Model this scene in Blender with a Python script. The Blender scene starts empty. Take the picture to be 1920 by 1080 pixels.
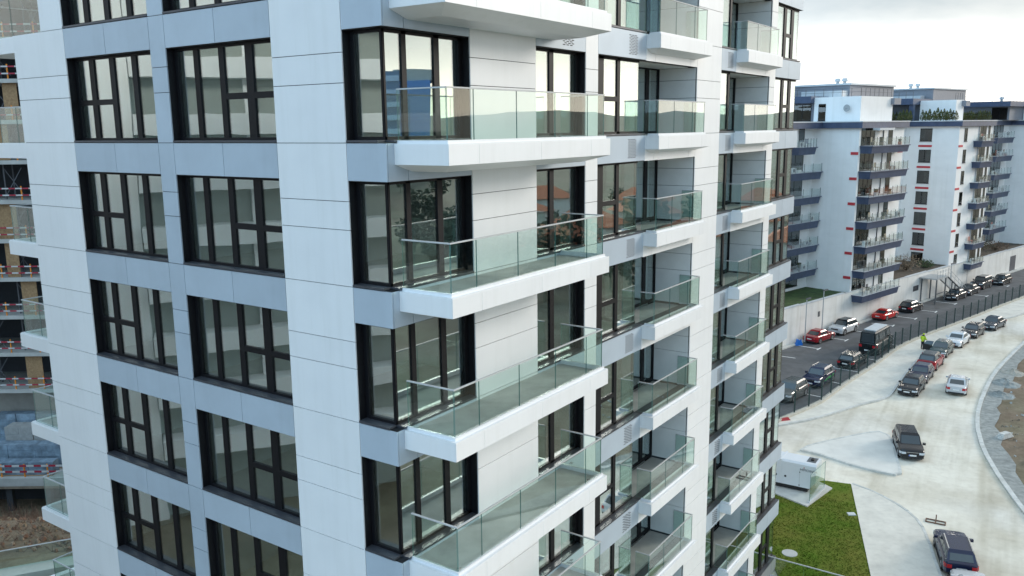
import bpy, bmesh, math, random
from mathutils import Vector, Matrix, noise
random.seed(7)
R = math.radians
scene = bpy.context.scene
C = scene.collection

# ------------------------------------------------------------------ camera
CAM_H = 23.5
PITCH, ROLL, FPX = R(10.71333), R(-0.65976), 1589.987
cd = bpy.data.cameras.new('camera'); cam = bpy.data.objects.new('camera', cd); C.objects.link(cam)
fw = Vector((0, math.cos(PITCH), -math.sin(PITCH))); up0 = Vector((0, math.sin(PITCH), math.cos(PITCH))); rt0 = Vector((1, 0, 0))
rt = math.cos(ROLL) * rt0 + math.sin(ROLL) * up0
up = -math.sin(ROLL) * rt0 + math.cos(ROLL) * up0
cam.matrix_world = Matrix(((rt.x, up.x, -fw.x, 0), (rt.y, up.y, -fw.y, 0), (rt.z, up.z, -fw.z, CAM_H), (0, 0, 0, 1)))
cd.sensor_width = 36; cd.lens = 36 * FPX / 1920; cd.clip_start = 0.1; cd.clip_end = 20000
scene.camera = cam

# ------------------------------------------------------------------ sky and sun
SUN_AZ, SUN_EL = R(72), R(19)      # azimuth measured from +Y towards +X
w = bpy.data.worlds.new('World'); scene.world = w; w.use_nodes = True
nt = w.node_tree; nt.nodes.clear(); N = nt.nodes.new; Lk = nt.links.new
sky = N('ShaderNodeTexSky'); sky.sky_type = 'NISHITA'; sky.sun_disc = False
sky.sun_elevation = SUN_EL; sky.sun_rotation = SUN_AZ; sky.altitude = 300; sky.air_density = 1.0; sky.dust_density = 1.6; sky.ozone_density = 1.2
tc = N('ShaderNodeTexCoord'); mp = N('ShaderNodeMapping'); mp.inputs['Scale'].default_value = (1.0, 1.0, 3.2)
n1 = N('ShaderNodeTexNoise'); n1.inputs['Scale'].default_value = 2.1; n1.inputs['Detail'].default_value = 8; n1.inputs['Roughness'].default_value = 0.55
cr = N('ShaderNodeValToRGB'); cr.color_ramp.elements[0].position = 0.36; cr.color_ramp.elements[1].position = 0.66
cr.color_ramp.elements[0].color = (0.88, 0.88, 0.88, 1); cr.color_ramp.elements[1].color = (0.97, 0.97, 0.97, 1)
sep = N('ShaderNodeSeparateXYZ'); hz = N('ShaderNodeMapRange'); hz.inputs['From Min'].default_value = 0.0; hz.interpolation_type = 'SMOOTHSTEP'; hz.inputs['From Max'].default_value = 0.135
hz.inputs['To Min'].default_value = 1.0; hz.inputs['To Max'].default_value = 0.0
n2 = N('ShaderNodeTexNoise'); n2.inputs['Scale'].default_value = 4.2; n2.inputs['Detail'].default_value = 8; cr2 = N('ShaderNodeValToRGB'); cr2.color_ramp.elements[0].position = 0.40; cr2.color_ramp.elements[1].position = 0.62; Lk(n2.outputs['Fac'], cr2.inputs['Fac'])
cc = N('ShaderNodeMix'); cc.data_type = 'RGBA'
sv0 = (math.sin(SUN_AZ) * math.cos(SUN_EL), math.cos(SUN_AZ) * math.cos(SUN_EL), math.sin(SUN_EL))
dt = N('ShaderNodeVectorMath'); dt.operation = 'DOT_PRODUCT'; dt.inputs[1].default_value = sv0
sm = N('ShaderNodeMapRange'); sm.interpolation_type = 'SMOOTHSTEP'; sm.inputs['From Min'].default_value = -0.35; sm.inputs['From Max'].default_value = 0.8
c_lo = N('ShaderNodeMix'); c_lo.data_type = 'RGBA'; c_lo.inputs[6].default_value = (4.3, 7.3, 10.3, 1); c_lo.inputs[7].default_value = (3.5, 3.85, 3.95, 1)
c_hi = N('ShaderNodeMix'); c_hi.data_type = 'RGBA'; c_hi.inputs[6].default_value = (6.3, 9.5, 12.4, 1); c_hi.inputs[7].default_value = (6.0, 5.95, 5.7, 1)
Lk(tc.outputs['Generated'], dt.inputs[0]); Lk(dt.outputs['Value'], sm.inputs['Value']); Lk(sm.outputs[0], c_lo.inputs[0]); Lk(sm.outputs[0], c_hi.inputs[0])
Lk(c_lo.outputs[2], cc.inputs[6]); Lk(c_hi.outputs[2], cc.inputs[7])
ch = N('ShaderNodeMix'); ch.data_type = 'RGBA'; c_hz = N('ShaderNodeMix'); c_hz.data_type = 'RGBA'; c_hz.inputs[6].default_value = (9.0, 12.0, 14.8, 1); c_hz.inputs[7].default_value = (13.2, 12.6, 11.7, 1); Lk(sm.outputs[0], c_hz.inputs[0]); Lk(c_hz.outputs[2], ch.inputs[7])
mx = N('ShaderNodeMix'); mx.data_type = 'RGBA'
bg = N('ShaderNodeBackground'); bg.inputs['Strength'].default_value = 0.1; wo = N('ShaderNodeOutputWorld')
Lk(tc.outputs['Generated'], mp.inputs['Vector']); Lk(mp.outputs[0], n1.inputs['Vector']); Lk(mp.outputs[0], n2.inputs['Vector'])
Lk(n1.outputs['Fac'], cr.inputs['Fac']); Lk(tc.outputs['Generated'], sep.inputs[0]); Lk(sep.outputs['Z'], hz.inputs['Value'])
Lk(cr2.outputs['Color'], cc.inputs[0]); Lk(cc.outputs[2], ch.inputs[6]); Lk(hz.outputs[0], ch.inputs[0])
mxh = N('ShaderNodeMath'); mxh.operation = 'MAXIMUM'; hz2 = N('ShaderNodeMath'); hz2.operation = 'MULTIPLY'; hz2.inputs[1].default_value = 0.95
Lk(hz.outputs[0], hz2.inputs[0]); Lk(cr.outputs['Color'], mxh.inputs[0]); Lk(hz2.outputs[0], mxh.inputs[1]); Lk(mxh.outputs[0], mx.inputs[0]); Lk(sky.outputs[0], mx.inputs[6]); Lk(ch.outputs[2], mx.inputs[7])
Lk(mx.outputs[2], bg.inputs['Color']); Lk(bg.outputs[0], wo.inputs['Surface'])
sd = bpy.data.lights.new('sun', 'SUN'); sun = bpy.data.objects.new('sun', sd); C.objects.link(sun)
sd.energy = 1.25; sd.angle = R(16); sd.color = (1.0, 0.93, 0.84)
sv = Vector((math.sin(SUN_AZ) * math.cos(SUN_EL), math.cos(SUN_AZ) * math.cos(SUN_EL), math.sin(SUN_EL)))
sun.rotation_euler = sv.to_track_quat('Z', 'Y').to_euler()
scene.view_settings.view_transform = 'Standard'; scene.view_settings.look = 'None'
scene.view_settings.exposure = 0.79; scene.view_settings.gamma = 1.0
try: scene.view_settings.use_curve_mapping = False
except Exception: pass
cy = scene.cycles
cy.max_bounces = 10; cy.diffuse_bounces = 6; cy.glossy_bounces = 5; cy.transmission_bounces = 6; cy.transparent_max_bounces = 32
cy.use_denoising = True; cy.caustics_reflective = False; cy.caustics_refractive = False; cy.sample_clamp_indirect = 6

# ------------------------------------------------------------------ materials
MATS = {}
def mat(name, col, rough=0.5, metal=0.0, var=0.06, vscale=3.0, bump=0.0, bscale=40.0, orand=0.0, spec=0.5, col2=None, detail=5, contrast=(0.35, 0.65)):
    if name in MATS: return MATS[name]
    m = bpy.data.materials.new(name); m.use_nodes = True; t = m.node_tree
    b = t.nodes['Principled BSDF']; b.inputs['Roughness'].default_value = rough; b.inputs['Metallic'].default_value = metal
    b.inputs['Specular IOR Level'].default_value = spec
    tcn = t.nodes.new('ShaderNodeTexCoord')
    ns = t.nodes.new('ShaderNodeTexNoise'); ns.inputs['Scale'].default_value = vscale; ns.inputs['Detail'].default_value = detail; ns.inputs['Roughness'].default_value = 0.6
    t.links.new(tcn.outputs['Object'], ns.inputs['Vector'])
    rp = t.nodes.new('ShaderNodeValToRGB'); rp.color_ramp.elements[0].position, rp.color_ramp.elements[1].position = contrast
    c2 = col2 or tuple(min(1, c * (1 + var)) for c in col); c1 = col if col2 else tuple(c * (1 - var) for c in col)
    rp.color_ramp.elements[0].color = (*c1, 1); rp.color_ramp.elements[1].color = (*c2, 1)
    t.links.new(ns.outputs['Fac'], rp.inputs['Fac'])
    out = rp.outputs['Color']
    if orand:
        oi = t.nodes.new('ShaderNodeObjectInfo'); mr = t.nodes.new('ShaderNodeMapRange')
        mr.inputs['To Min'].default_value = 1 - orand; mr.inputs['To Max'].default_value = 1 + orand
        t.links.new(oi.outputs['Random'], mr.inputs['Value'])
        hv = t.nodes.new('ShaderNodeHueSaturation'); t.links.new(mr.outputs[0], hv.inputs['Value']); t.links.new(out, hv.inputs['Color']); out = hv.outputs[0]
    t.links.new(out, b.inputs['Base Color'])
    if bump:
        bn = t.nodes.new('ShaderNodeTexNoise'); bn.inputs['Scale'].default_value = bscale; bn.inputs['Detail'].default_value = 4
        t.links.new(tcn.outputs['Object'], bn.inputs['Vector'])
        bp = t.nodes.new('ShaderNodeBump'); bp.inputs['Strength'].default_value = bump; bp.inputs['Distance'].default_value = 0.02
        t.links.new(bn.outputs['Fac'], bp.inputs['Height']); t.links.new(bp.outputs[0], b.inputs['Normal'])
    MATS[name] = m
    return m

def glass(name, tint, base, wav=0.0, wscale=0.6, rough=0.0, gloss=(1, 1, 1)):
    m = bpy.data.materials.new(name); m.use_nodes = True; t = m.node_tree; t.nodes.clear()
    o = t.nodes.new('ShaderNodeOutputMaterial'); mxs = t.nodes.new('ShaderNodeMixShader')
    tr = t.nodes.new('ShaderNodeBsdfTransparent'); tr.inputs[0].default_value = (*tint, 1)
    gl = t.nodes.new('ShaderNodeBsdfGlossy'); gl.inputs['Roughness'].default_value = rough; gl.inputs['Color'].default_value = (*gloss, 1)
    fr = t.nodes.new('ShaderNodeLayerWeight'); fr.inputs['Blend'].default_value = 0.5
    pw = t.nodes.new('ShaderNodeMath'); pw.operation = 'POWER'; pw.inputs[1].default_value = 4.0
    mr = t.nodes.new('ShaderNodeMapRange'); mr.inputs['To Min'].default_value = base; mr.inputs['To Max'].default_value = 1.0
    t.links.new(fr.outputs['Facing'], pw.inputs[0]); t.links.new(pw.outputs[0], mr.inputs['Value']); t.links.new(mr.outputs[0], mxs.inputs[0])
    t.links.new(tr.outputs[0], mxs.inputs[1]); t.links.new(gl.outputs[0], mxs.inputs[2]); t.links.new(mxs.outputs[0], o.inputs['Surface'])
    if wav:
        tcn = t.nodes.new('ShaderNodeTexCoord'); bn = t.nodes.new('ShaderNodeTexNoise'); bn.inputs['Scale'].default_value = wscale; bn.inputs['Detail'].default_value = 1
        oi = t.nodes.new('ShaderNodeObjectInfo'); va = t.nodes.new('ShaderNodeVectorMath'); va.operation = 'ADD'
        sc = t.nodes.new('ShaderNodeMath'); sc.operation = 'MULTIPLY'; sc.inputs[1].default_value = 50
        t.links.new(oi.outputs['Random'], sc.inputs[0]); t.links.new(tcn.outputs['Object'], va.inputs[0]); t.links.new(sc.outputs[0], va.inputs[1])
        t.links.new(va.outputs[0], bn.inputs['Vector'])
        bp = t.nodes.new('ShaderNodeBump'); bp.inputs['Strength'].default_value = wav; bp.inputs['Distance'].default_value = 0.05
        t.links.new(bn.outputs['Fac'], bp.inputs['Height']); t.links.new(bp.outputs[0], gl.inputs['Normal'])
    MATS[name] = m
    return m

WHITE = mat('white_cladding', (0.80, 0.81, 0.82), 0.42, 0, 0.02, 0.5, orand=0.018)
GREY = mat('grey_cladding', (0.45, 0.525, 0.60), 0.42, 0.1, 0.03, 0.8, orand=0.03)
BACK = mat('panel_backing', (0.05, 0.05, 0.055), 0.8)
CONC_W = mat('white_render', (0.84, 0.84, 0.83), 0.7, 0, 0.03, 2)
FRAME = mat('black_frame', (0.006, 0.006, 0.008), 0.5, spec=.25)
SILL = mat('dark_sill', (0.09, 0.095, 0.11), 0.4, 0.5)
PLASTER = mat('interior_plaster', (0.86, 0.87, 0.85), 0.9, 0, 0.03, 1)
FLOOR_IN = mat('interior_screed', (0.45, 0.43, 0.39), 0.8, 0, 0.1, 2)
BALC_FLOOR = mat('balcony_screed', (0.42, 0.41, 0.39), 0.85, 0, 0.12, 1.6, bump=0.2)
GLASS = glass('window_glass', (0.935, 0.985, 0.965), 0.38, 0.05, 0.7, gloss=(0.92, 1.0, 1.0))
BGLASS = glass('balustrade_glass', (0.90, 0.965, 0.942), 0.045)
GEDGE = mat('glass_edge', (0.10, 0.22, 0.20), 0.2)
RAIL = mat('handrail_metal', (0.50, 0.51, 0.51), 0.55, 0.0, spec=.3)
VENT = mat('vent_slot', (0.03, 0.03, 0.035), 0.8)

# ------------------------------------------------------------------ mesh helpers
class MB:
    def __init__(s): s.v = []; s.f = []; s.m = []; s.mats = []
    def mi(s, m):
        if m not in s.mats: s.mats.append(m)
        return s.mats.index(m)
    def box(s, x0, x1, y0, y1, z0, z1, m, top=None, edge=None):
        if x1 < x0: x0, x1 = x1, x0
        if y1 < y0: y0, y1 = y1, y0
        o = len(s.v)
        s.v += [(x0, y0, z0), (x1, y0, z0), (x1, y1, z0), (x0, y1, z0), (x0, y0, z1), (x1, y0, z1), (x1, y1, z1), (x0, y1, z1)]
        s.f += [(o, o + 3, o + 2, o + 1), (o + 4, o + 5, o + 6, o + 7), (o, o + 1, o + 5, o + 4), (o + 1, o + 2, o + 6, o + 5), (o + 2, o + 3, o + 7, o + 6), (o + 3, o, o + 4, o + 7)]
        a = s.mi(m); t = s.mi(top) if top else a
        if edge:   # thin pane: the two big faces get m, the four thin ones get edge
            e = s.mi(edge); d = (x1 - x0, y1 - y0, z1 - z0); k = d.index(min(d))
            s.m += {0: [e, e, e, a, e, a], 1: [e, e, a, e, a, e], 2: [a, a, e, e, e, e]}[k]
        else: s.m += [a, t, a, a, a, a]
        return s
    def poly(s, pts, m):
        o = len(s.v); s.v += [tuple(p) for p in pts]; s.f.append(tuple(range(o, o + len(pts)))); s.m.append(s.mi(m)); return s
    def hull(s, bot, top, m, mtop=None, caps=True):
        n = len(bot); o = len(s.v); s.v += [tuple(p) for p in bot] + [tuple(p) for p in top]; a = s.mi(m)
        for i in range(n):
            j = (i + 1) % n; s.f.append((o + i, o + j, o + n + j, o + n + i)); s.m.append(a)
        if caps:
            s.f.append(tuple(o + i for i in reversed(range(n)))); s.m.append(a)
            s.f.append(tuple(o + n + i for i in range(n))); s.m.append(s.mi(mtop) if mtop else a)
        return s
    def tube(s, p, q, r, m, n=6, r2=None):
        p, q = Vector(p), Vector(q); d = (q - p).normalized(); r2 = r if r2 is None else r2
        u = d.orthogonal().normalized(); v = d.cross(u)
        ring = lambda c, rr: [c + rr * (math.cos(2 * math.pi * i / n) * u + math.sin(2 * math.pi * i / n) * v) for i in range(n)]
        return s.hull(ring(p, r), ring(q, r2), m)
    def mesh(s, name):
        me = bpy.data.meshes.new(name); me.from_pydata(s.v, [], s.f); 
        for m in s.mats: me.materials.append(m)
        me.polygons.foreach_set('material_index', s.m); me.update(); return me
    def build(s, name, parent=None, loc=None, smooth=False):
        me = s.mesh(name); 
        if smooth: me.polygons.foreach_set('use_smooth', [True] * len(me.polygons))
        return put(name, me, parent, loc)
def put(name, me, parent=None, loc=None):
    o = bpy.data.objects.new(name, me); C.objects.link(o)
    if parent is not None: o.parent = parent
    if loc is not None: o.location = loc
    return o
def tag(o, label=None, cat=None, group=None, kind=None):
    if label: o['label'] = label
    if cat: o['category'] = cat
    if group: o['group'] = group
    if kind: o['kind'] = kind
    return o
def empty(name, loc=(0, 0, 0), rz=0, **kw):
    o = bpy.data.objects.new(name, None); C.objects.link(o); o.location = loc; o.rotation_euler = (0, 0, rz); o.empty_display_size = 0.3
    return tag(o, **kw)
def bx(x0, x1, y0, y1, z0, z1, m, **k): return MB().box(x0, x1, y0, y1, z0, z1, m, **k)

# ------------------------------------------------------------------ ground
RK = [(95, 133), (75, 112), (64, 99), (55.68, 89.52), (47.09, 79.46), (42.14, 72.8), (37.61, 65.82), (34.69, 59.96), (32.91, 54.99), (31.78, 51.12), (31.0, 48.08), (29.8, 43), (28.4, 36), (27, 25), (26, 10), (25, -30)]
LKB = [(18.5, 63.2), (21.14, 63.98), (25.03, 65.73), (29.2, 68.54), (32.22, 70.29), (33.7, 72.1), (36.1, 75.7), (39.2, 80.2), (43.2, 85.6), (47.5, 90.0), (51.8, 94.0), (55.6, 97.2), (59.2, 99.76), (63.41, 102.6), (73, 110.5), (93, 128.5)]
FEN = [(8, 53), (21.3, 64.9), (24.3, 67.5), (26.24, 69.35), (29.87, 73.91), (35.68, 80.68), (40.84, 87.02), (46.3, 92.3), (51.98, 97.2), (58.0, 102.5), (63.67, 107.6), (69.16, 112.4), (90, 131)]
def segdist(px, py, poly):
    best = 1e9; sgn = 1
    for (x0, y0), (x1, y1) in zip(poly, poly[1:]):
        dx, dy = x1 - x0, y1 - y0; t = max(0, min(1, ((px - x0) * dx + (py - y0) * dy) / (dx * dx + dy * dy)))
        qx, qy = x0 + t * dx - px, y0 + t * dy - py; d = qx * qx + qy * qy
        if d < best: best = d; sgn = 1 if (dx * (py - y0) - dy * (px - x0)) > 0 else -1
    return math.sqrt(best) * sgn
def sstep(a, b, x):
    t = max(0, min(1, (x - a) / (b - a))); return t * t * (3 - 2 * t)
def ground_z(x, y):
    z = -0.06
    d = segdist(x, y, RK)            # positive on the dirt side of the kerb
    if d > 0 and x > 20:
        z += 0.05 * max(0, min(d, 300) - 12) + sstep(8, 40, d) * (noise.noise((x * .05, y * .05, 0)) * 1.6 + 0.6)
    if x < -16 and y > 40:
        z -= sstep(-16, -24, x) * sstep(46, 66, y) * 7.4 - sstep(-16, -24, x) * sstep(100, 140, y) * 6
        z += sstep(-18, -26, x) * sstep(46, 52, y) * (1 - sstep(62, 66, y)) * noise.noise((x * .22, y * .22, 1)) * 0.9
    r = math.hypot(x, y)
    if r > 350:
        az = math.atan2(x, y)
        h = 34 + 26 * noise.noise((math.sin(az) * 3.1, math.cos(az) * 3.1, 4)) + 17 * noise.noise((math.sin(az) * 11, math.cos(az) * 11, 2)) + 6 * noise.noise((math.sin(az) * 37, math.cos(az) * 37, 2))
        z += sstep(350, 2600, r) * (h + 14)
    return z
DIRT = mat('dirt_ground', (0.215, 0.155, 0.11), 0.95, 0, vscale=0.09, col2=(0.20, 0.185, 0.115), bump=0.6, bscale=2.5, detail=12)
def axis(lim, near, n):
    k = math.asinh(lim / near); return [near * math.sinh(k * i / n) for i in range(-n, n + 1)]
ax = [40 + v for v in axis(7000, 62, 95)]; ay = [62 + v for v in axis(7000, 62, 95)]
g = MB(); nx = len(ax)
g.v = [(x, y, ground_z(x, y)) for y in ay for x in ax]
g.f = [(j * nx + i, j * nx + i + 1, (j + 1) * nx + i + 1, (j + 1) * nx + i) for j in range(len(ay) - 1) for i in range(nx - 1)]
g.mi(DIRT); g.m = [0] * len(g.f)
tag(g.build('ground', smooth=True), kind='structure')

def ribbon_offset(poly, d):
    out = []
    for i, p in enumerate(poly):
        a = Vector(poly[max(0, i - 1)]); b = Vector(poly[min(len(poly) - 1, i + 1)]); t = (b - a).normalized()
        out.append((p[0] - t.y * d, p[1] + t.x * d))
    return out
def smooth_line(poly, step=1.0):
    pts = [Vector(p) for p in poly]; out = []
    for i in range(len(pts) - 1):
        p0 = pts[max(0, i - 1)]; p1 = pts[i]; p2 = pts[i + 1]; p3 = pts[min(len(pts) - 1, i + 2)]
        n = max(1, int((p2 - p1).length / step))
        for j in range(n):
            t = j / n; out.append(tuple(0.5 * ((2 * p1) + (p2 - p0) * t + (2 * p0 - 5 * p1 + 4 * p2 - p3) * t * t + (3 * p1 - p0 - 3 * p2 + p3) * t ** 3)))
    out.append(tuple(pts[-1])); return out
def sheet(name, poly, z, m, kind='structure', sub=0):
    bm = bmesh.new(); vs = [bm.verts.new((x, y, z)) for x, y in poly]; f = bm.faces.new(vs); bmesh.ops.triangulate(bm, faces=[f])
    bm.normal_update()
    for f in bm.faces:
        if f.normal.z < 0: f.normal_flip()
    me = bpy.data.meshes.new(name); bm.to_mesh(me); bm.free(); me.materials.append(m)
    return tag(put(name, me), kind=kind)
def slab(name, poly, z0, z1, m, side=None):
    p = list(poly)
    ar = sum(a[0] * b[1] - b[0] * a[1] for a, b in zip(p, p[1:] + p[:1]))
    if ar < 0: p.reverse()
    bm = bmesh.new(); b = [bm.verts.new((x, y, z0)) for x, y in p]; t = [bm.verts.new((x, y, z1)) for x, y in p]; n = len(p)
    for i in range(n):
        f = bm.faces.new((b[i], b[(i + 1) % n], t[(i + 1) % n], t[i])); f.material_index = 1
    top = bm.faces.new(t); bmesh.ops.triangulate(bm, faces=[top])
    me = bpy.data.meshes.new(name); bm.to_mesh(me); bm.free(); me.materials.append(m); me.materials.append(side or m)
    return tag(put(name, me), kind='structure')
def kerb(name, line, d0, d1, z0, z1, m):
    a = ribbon_offset(line, d0); b = ribbon_offset(line, d1); k = MB()
    for i in range(len(line) - 1):
        k.poly([(*a[i], z1), (*a[i + 1], z1), (*b[i + 1], z1), (*b[i], z1)], m)
        k.poly([(*a[i], z0), (*a[i + 1], z0), (*a[i + 1], z1), (*a[i], z1)], m)
        k.poly([(*b[i], z1), (*b[i + 1], z1), (*b[i + 1], z0), (*b[i], z0)], m)
    return tag(k.build(name), kind='structure')
ROADM = mat('dusty_road', (0.585, 0.53, 0.43), 0.9, 0, vscale=0.13, col2=(0.76, 0.71, 0.61), detail=14, bump=0.2, bscale=3, contrast=(0.36, 0.58), spec=.2)
def weather(m_, ang, layers):
    t = m_.node_tree; bs = t.nodes['Principled BSDF']; src = bs.inputs['Base Color'].links[0].from_socket
    tcn = t.nodes.new('ShaderNodeTexCoord')
    for (sx, sy, lo, hi, dark, *sz) in layers:
        mpn = t.nodes.new('ShaderNodeMapping'); mpn.vector_type = 'TEXTURE'; mpn.inputs['Rotation'].default_value = (0, 0, ang); mpn.inputs['Scale'].default_value = (1 / sx, 1 / sy, 1 / sz[0] if sz else 1)
        nn = t.nodes.new('ShaderNodeTexNoise'); nn.inputs['Scale'].default_value = 1; nn.inputs['Detail'].default_value = 6
        rr = t.nodes.new('ShaderNodeValToRGB'); rr.color_ramp.elements[0].position = lo; rr.color_ramp.elements[1].position = hi
        rr.color_ramp.elements[0].color = (1, 1, 1, 1); rr.color_ramp.elements[1].color = (*dark, 1)
        mm = t.nodes.new('ShaderNodeMix'); mm.data_type = 'RGBA'; mm.blend_type = 'MULTIPLY'; mm.inputs[0].default_value = 1
        t.links.new(tcn.outputs['Object'], mpn.inputs[0]); t.links.new(mpn.outputs[0], nn.inputs['Vector']); t.links.new(nn.outputs['Fac'], rr.inputs['Fac'])
        t.links.new(src, mm.inputs[6]); t.links.new(rr.outputs['Color'], mm.inputs[7]); src = mm.outputs[2]
    t.links.new(src, bs.inputs['Base Color'])
weather(ROADM, R(60), [(.05, .8, .5, .66, (.84, .83, .80)), (.35, .35, .52, .70, (.86, .85, .83)), (2.2, 2.2, .45, .75, (.90, .89, .88)), (.05, .05, .5, .6, (.93, .95, 1))])
PAVE = mat('pale_pavers', (0.66, 0.63, 0.56), 0.9, 0, 0.08, 0.7, bump=0.2, bscale=8, detail=10)
KERBM = mat('kerb_concrete', (0.55, 0.55, 0.52), 0.85, 0, 0.12, 2)
ASPH = mat('car_park_asphalt', (0.10, 0.103, 0.108), 0.9, 0, 0.22, 0.6, bump=0.25, bscale=20, detail=10)
GRAVEL = mat('grey_gravel', (0.20, 0.21, 0.20), 0.95, 0, vscale=2.2, col2=(0.33, 0.34, 0.32), bump=0.9, bscale=9, detail=10)
LAWN = mat('lawn_soil', (0.085, 0.14, 0.014), 0.95, 0, vscale=0.4, col2=(0.15, 0.155, 0.03), spec=.1, bump=0.9, bscale=14, detail=10)
LINE = mat('white_paint', (0.70, 0.71, 0.70), 0.8, 0, 0.15, 6)
weather(DIRT, R(30), [(.25, .25, .45, .68, (.72, .70, .66)), (1.3, 1.3, .42, .72, (.72, .69, .64)), (5, 5, .4, .75, (.72, .70, .68))]); weather(GRAVEL, 0, [(.4, .4, .5, .7, (.8, .8, .8))]); weather(PAVE, R(20), [(.5, .5, .5, .7, (.90, .90, .90)), (3, 3, .45, .75, (.90, .90, .90))]); weather(WHITE, 0, [(.7, .7, .45, .8, (.965, .965, .97)), (3.0, 3.0, .52, .74, (.965, .965, .96), .16), (9, 9, .55, .75, (.97, .97, .965), .5)]); weather(GREY, 0, [(3.0, 3.0, .5, .74, (.955, .955, .955), .16), (.5, .5, .5, .7, (.95, .95, .95))]); weather(ASPH, R(41), [(.1, .9, .5, .7, (.82, .82, .82)), (.5, .5, .6, .75, (.75, .75, .75))])
rk = smooth_line(RK, 1.5); lk = smooth_line(LKB, 1.5); fen = smooth_line(FEN, 2.0)
sheet('road', list(reversed(lk)) + [(8, 58), (-14, 44), (-8, 10), (-8, -30)] + list(reversed(rk)), -0.01, ROADM)
def kerb_stones(name, line, d0, d1, z0, z1, ymin, ymax, step=1.0):
    e = empty(name, (0, 0, 0), kind='structure'); ln = smooth_line(line, .25); acc = 0; st_ = None
    for i in range(len(ln) - 1):
        p, q = Vector(ln[i]), Vector(ln[i + 1])
        if st_ is None: st_ = p; acc = 0
        acc += (q - p).length
        if acc >= step:
            if ymin < q.y < ymax:
                d = (q - st_).normalized(); n = Vector((-d.y, d.x)); jz = random.uniform(-.008, .008); jo = random.uniform(-.012, .012)
                a, b = st_ + d * .012, q - d * .012; c4 = [a + n * (d0 + jo), b + n * (d0 + jo), b + n * (d1 + jo), a + n * (d1 + jo)]
                MB().hull([(c.x, c.y, z0) for c in c4], [(c.x, c.y, z1 + jz) for c in c4], KERBM).build('kerb_stone', e)
            st_ = q; acc = 0
    return e
weather(KERBM, 0, [(.8, .8, .5, .7, (.85, .84, .82))])
kerb_stones('road_kerb', RK, 0.0, 0.3, -0.05, 0.13, 38, 112)
vg = MB(); va_ = ribbon_offset(rk, .28); vb_ = [Vector(p) for p in ribbon_offset(rk, 1.55)]
vb_ = [(q.x + 0.9 * noise.noise((q.x * .25, q.y * .25, 0)), q.y + 0.9 * noise.noise((q.x * .25, q.y * .25, 7))) for q in vb_]
for i in range(len(rk) - 1): vg.poly([(*va_[i], .03), (*va_[i + 1], .03), (*vb_[i + 1], .0), (*vb_[i], .0)], GRAVEL)
tag(vg.build('gravel_verge'), kind='structure')
slab('pavement', lk + list(reversed(fen[4:])), -0.05, 0.12, PAVE, KERBM)
kerb_stones('pavement_kerb', LKB, -0.03, 0.16, -0.05, 0.14, 60, 115)
kerb_stones('footpath_kerb', [(22.31, 52.63), (23.05, 51.6), (23.86, 49.53), (24.09, 47.19), (23.45, 44.56), (22.33, 41.09), (19.0, 30)], -.02, .14, -.05, .135, 36, 54)
kerb_stones('island_kerb', [(20.93, 58.69), (22.07, 59.71), (25.98, 61.58), (28.4, 62.3), (28.53, 60.71), (27.3, 57.0), (26.54, 54.71), (25.86, 54.01), (23.65, 55.73), (22.26, 57.52), (20.93, 58.69)], -.16, .02, -.05, .14, 40, 70, .8)
kerb('fence_plinth', fen, -0.2, 0.16, -0.05, 0.30, mat('plinth_concrete', (0.50, 0.47, 0.40), 0.9, 0, 0.12, 3))
# car park between the fence and the retaining wall
P0 = Vector((29.03, 88.44, 0)); DV = Vector((0.746, 0.665, 0)).normalized(); NV = Vector((DV.y, -DV.x, 0)); DROT = math.atan2(DV.y, DV.x)
def SP(s, n): p = P0 + s * DV + n * NV; return (p.x, p.y)
sheet('car_park', fen + [SP(95, 0.2), SP(-60, 0.2)], 0.004, ASPH)
isl = smooth_line([(20.93, 58.69), (22.07, 59.71), (25.98, 61.58), (28.4, 62.3), (28.53, 60.71), (27.3, 57.0), (26.54, 54.71), (25.86, 54.01), (23.65, 55.73), (22.26, 57.52), (20.93, 58.69)], 0.8)
slab('traffic_island', isl[:-1], -0.05, 0.125, mat('island_pavers', (.63, .615, .57), .9, 0, .08, .7, bump=.2, bscale=8, detail=10), KERBM)
k2 = smooth_line([(22.31, 52.63), (23.05, 51.6), (23.86, 49.53), (24.09, 47.19), (23.45, 44.56), (22.33, 41.09), (19.0, 30), (16, 20)], 0.9)
slab('footpath', k2 + [(12, 19.5), (18.76, 41.17), (22.25, 52.6)], -0.05, 0.12, PAVE, KERBM)
LWN = [(-2, 16), (13.9, 41.2), (14.4, 50.6), (20.72, 53.27), (22.28, 52.63), (18.74, 41.17), (12, 19.4), (8, 8)]
slab('lawn', LWN, -0.05, 0.09, LAWN)
mk = MB()
def mark(p, q, wd=0.16, t=True):
    p, q = Vector((*p, 0)), Vector((*q, 0)); d = (q - p).normalized(); n = Vector((-d.y, d.x, 0)); z = Vector((0, 0, 0.009))
    mk.poly([p - n * wd / 2 + z, q - n * wd / 2 + z, q + n * wd / 2 + z, p + n * wd / 2 + z], LINE)
    if t:
        mk.poly([q - n * .55 + z, q - n * .55 + d * wd + z, q + n * .55 + d * wd + z, q + n * .55 + z], LINE)
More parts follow.
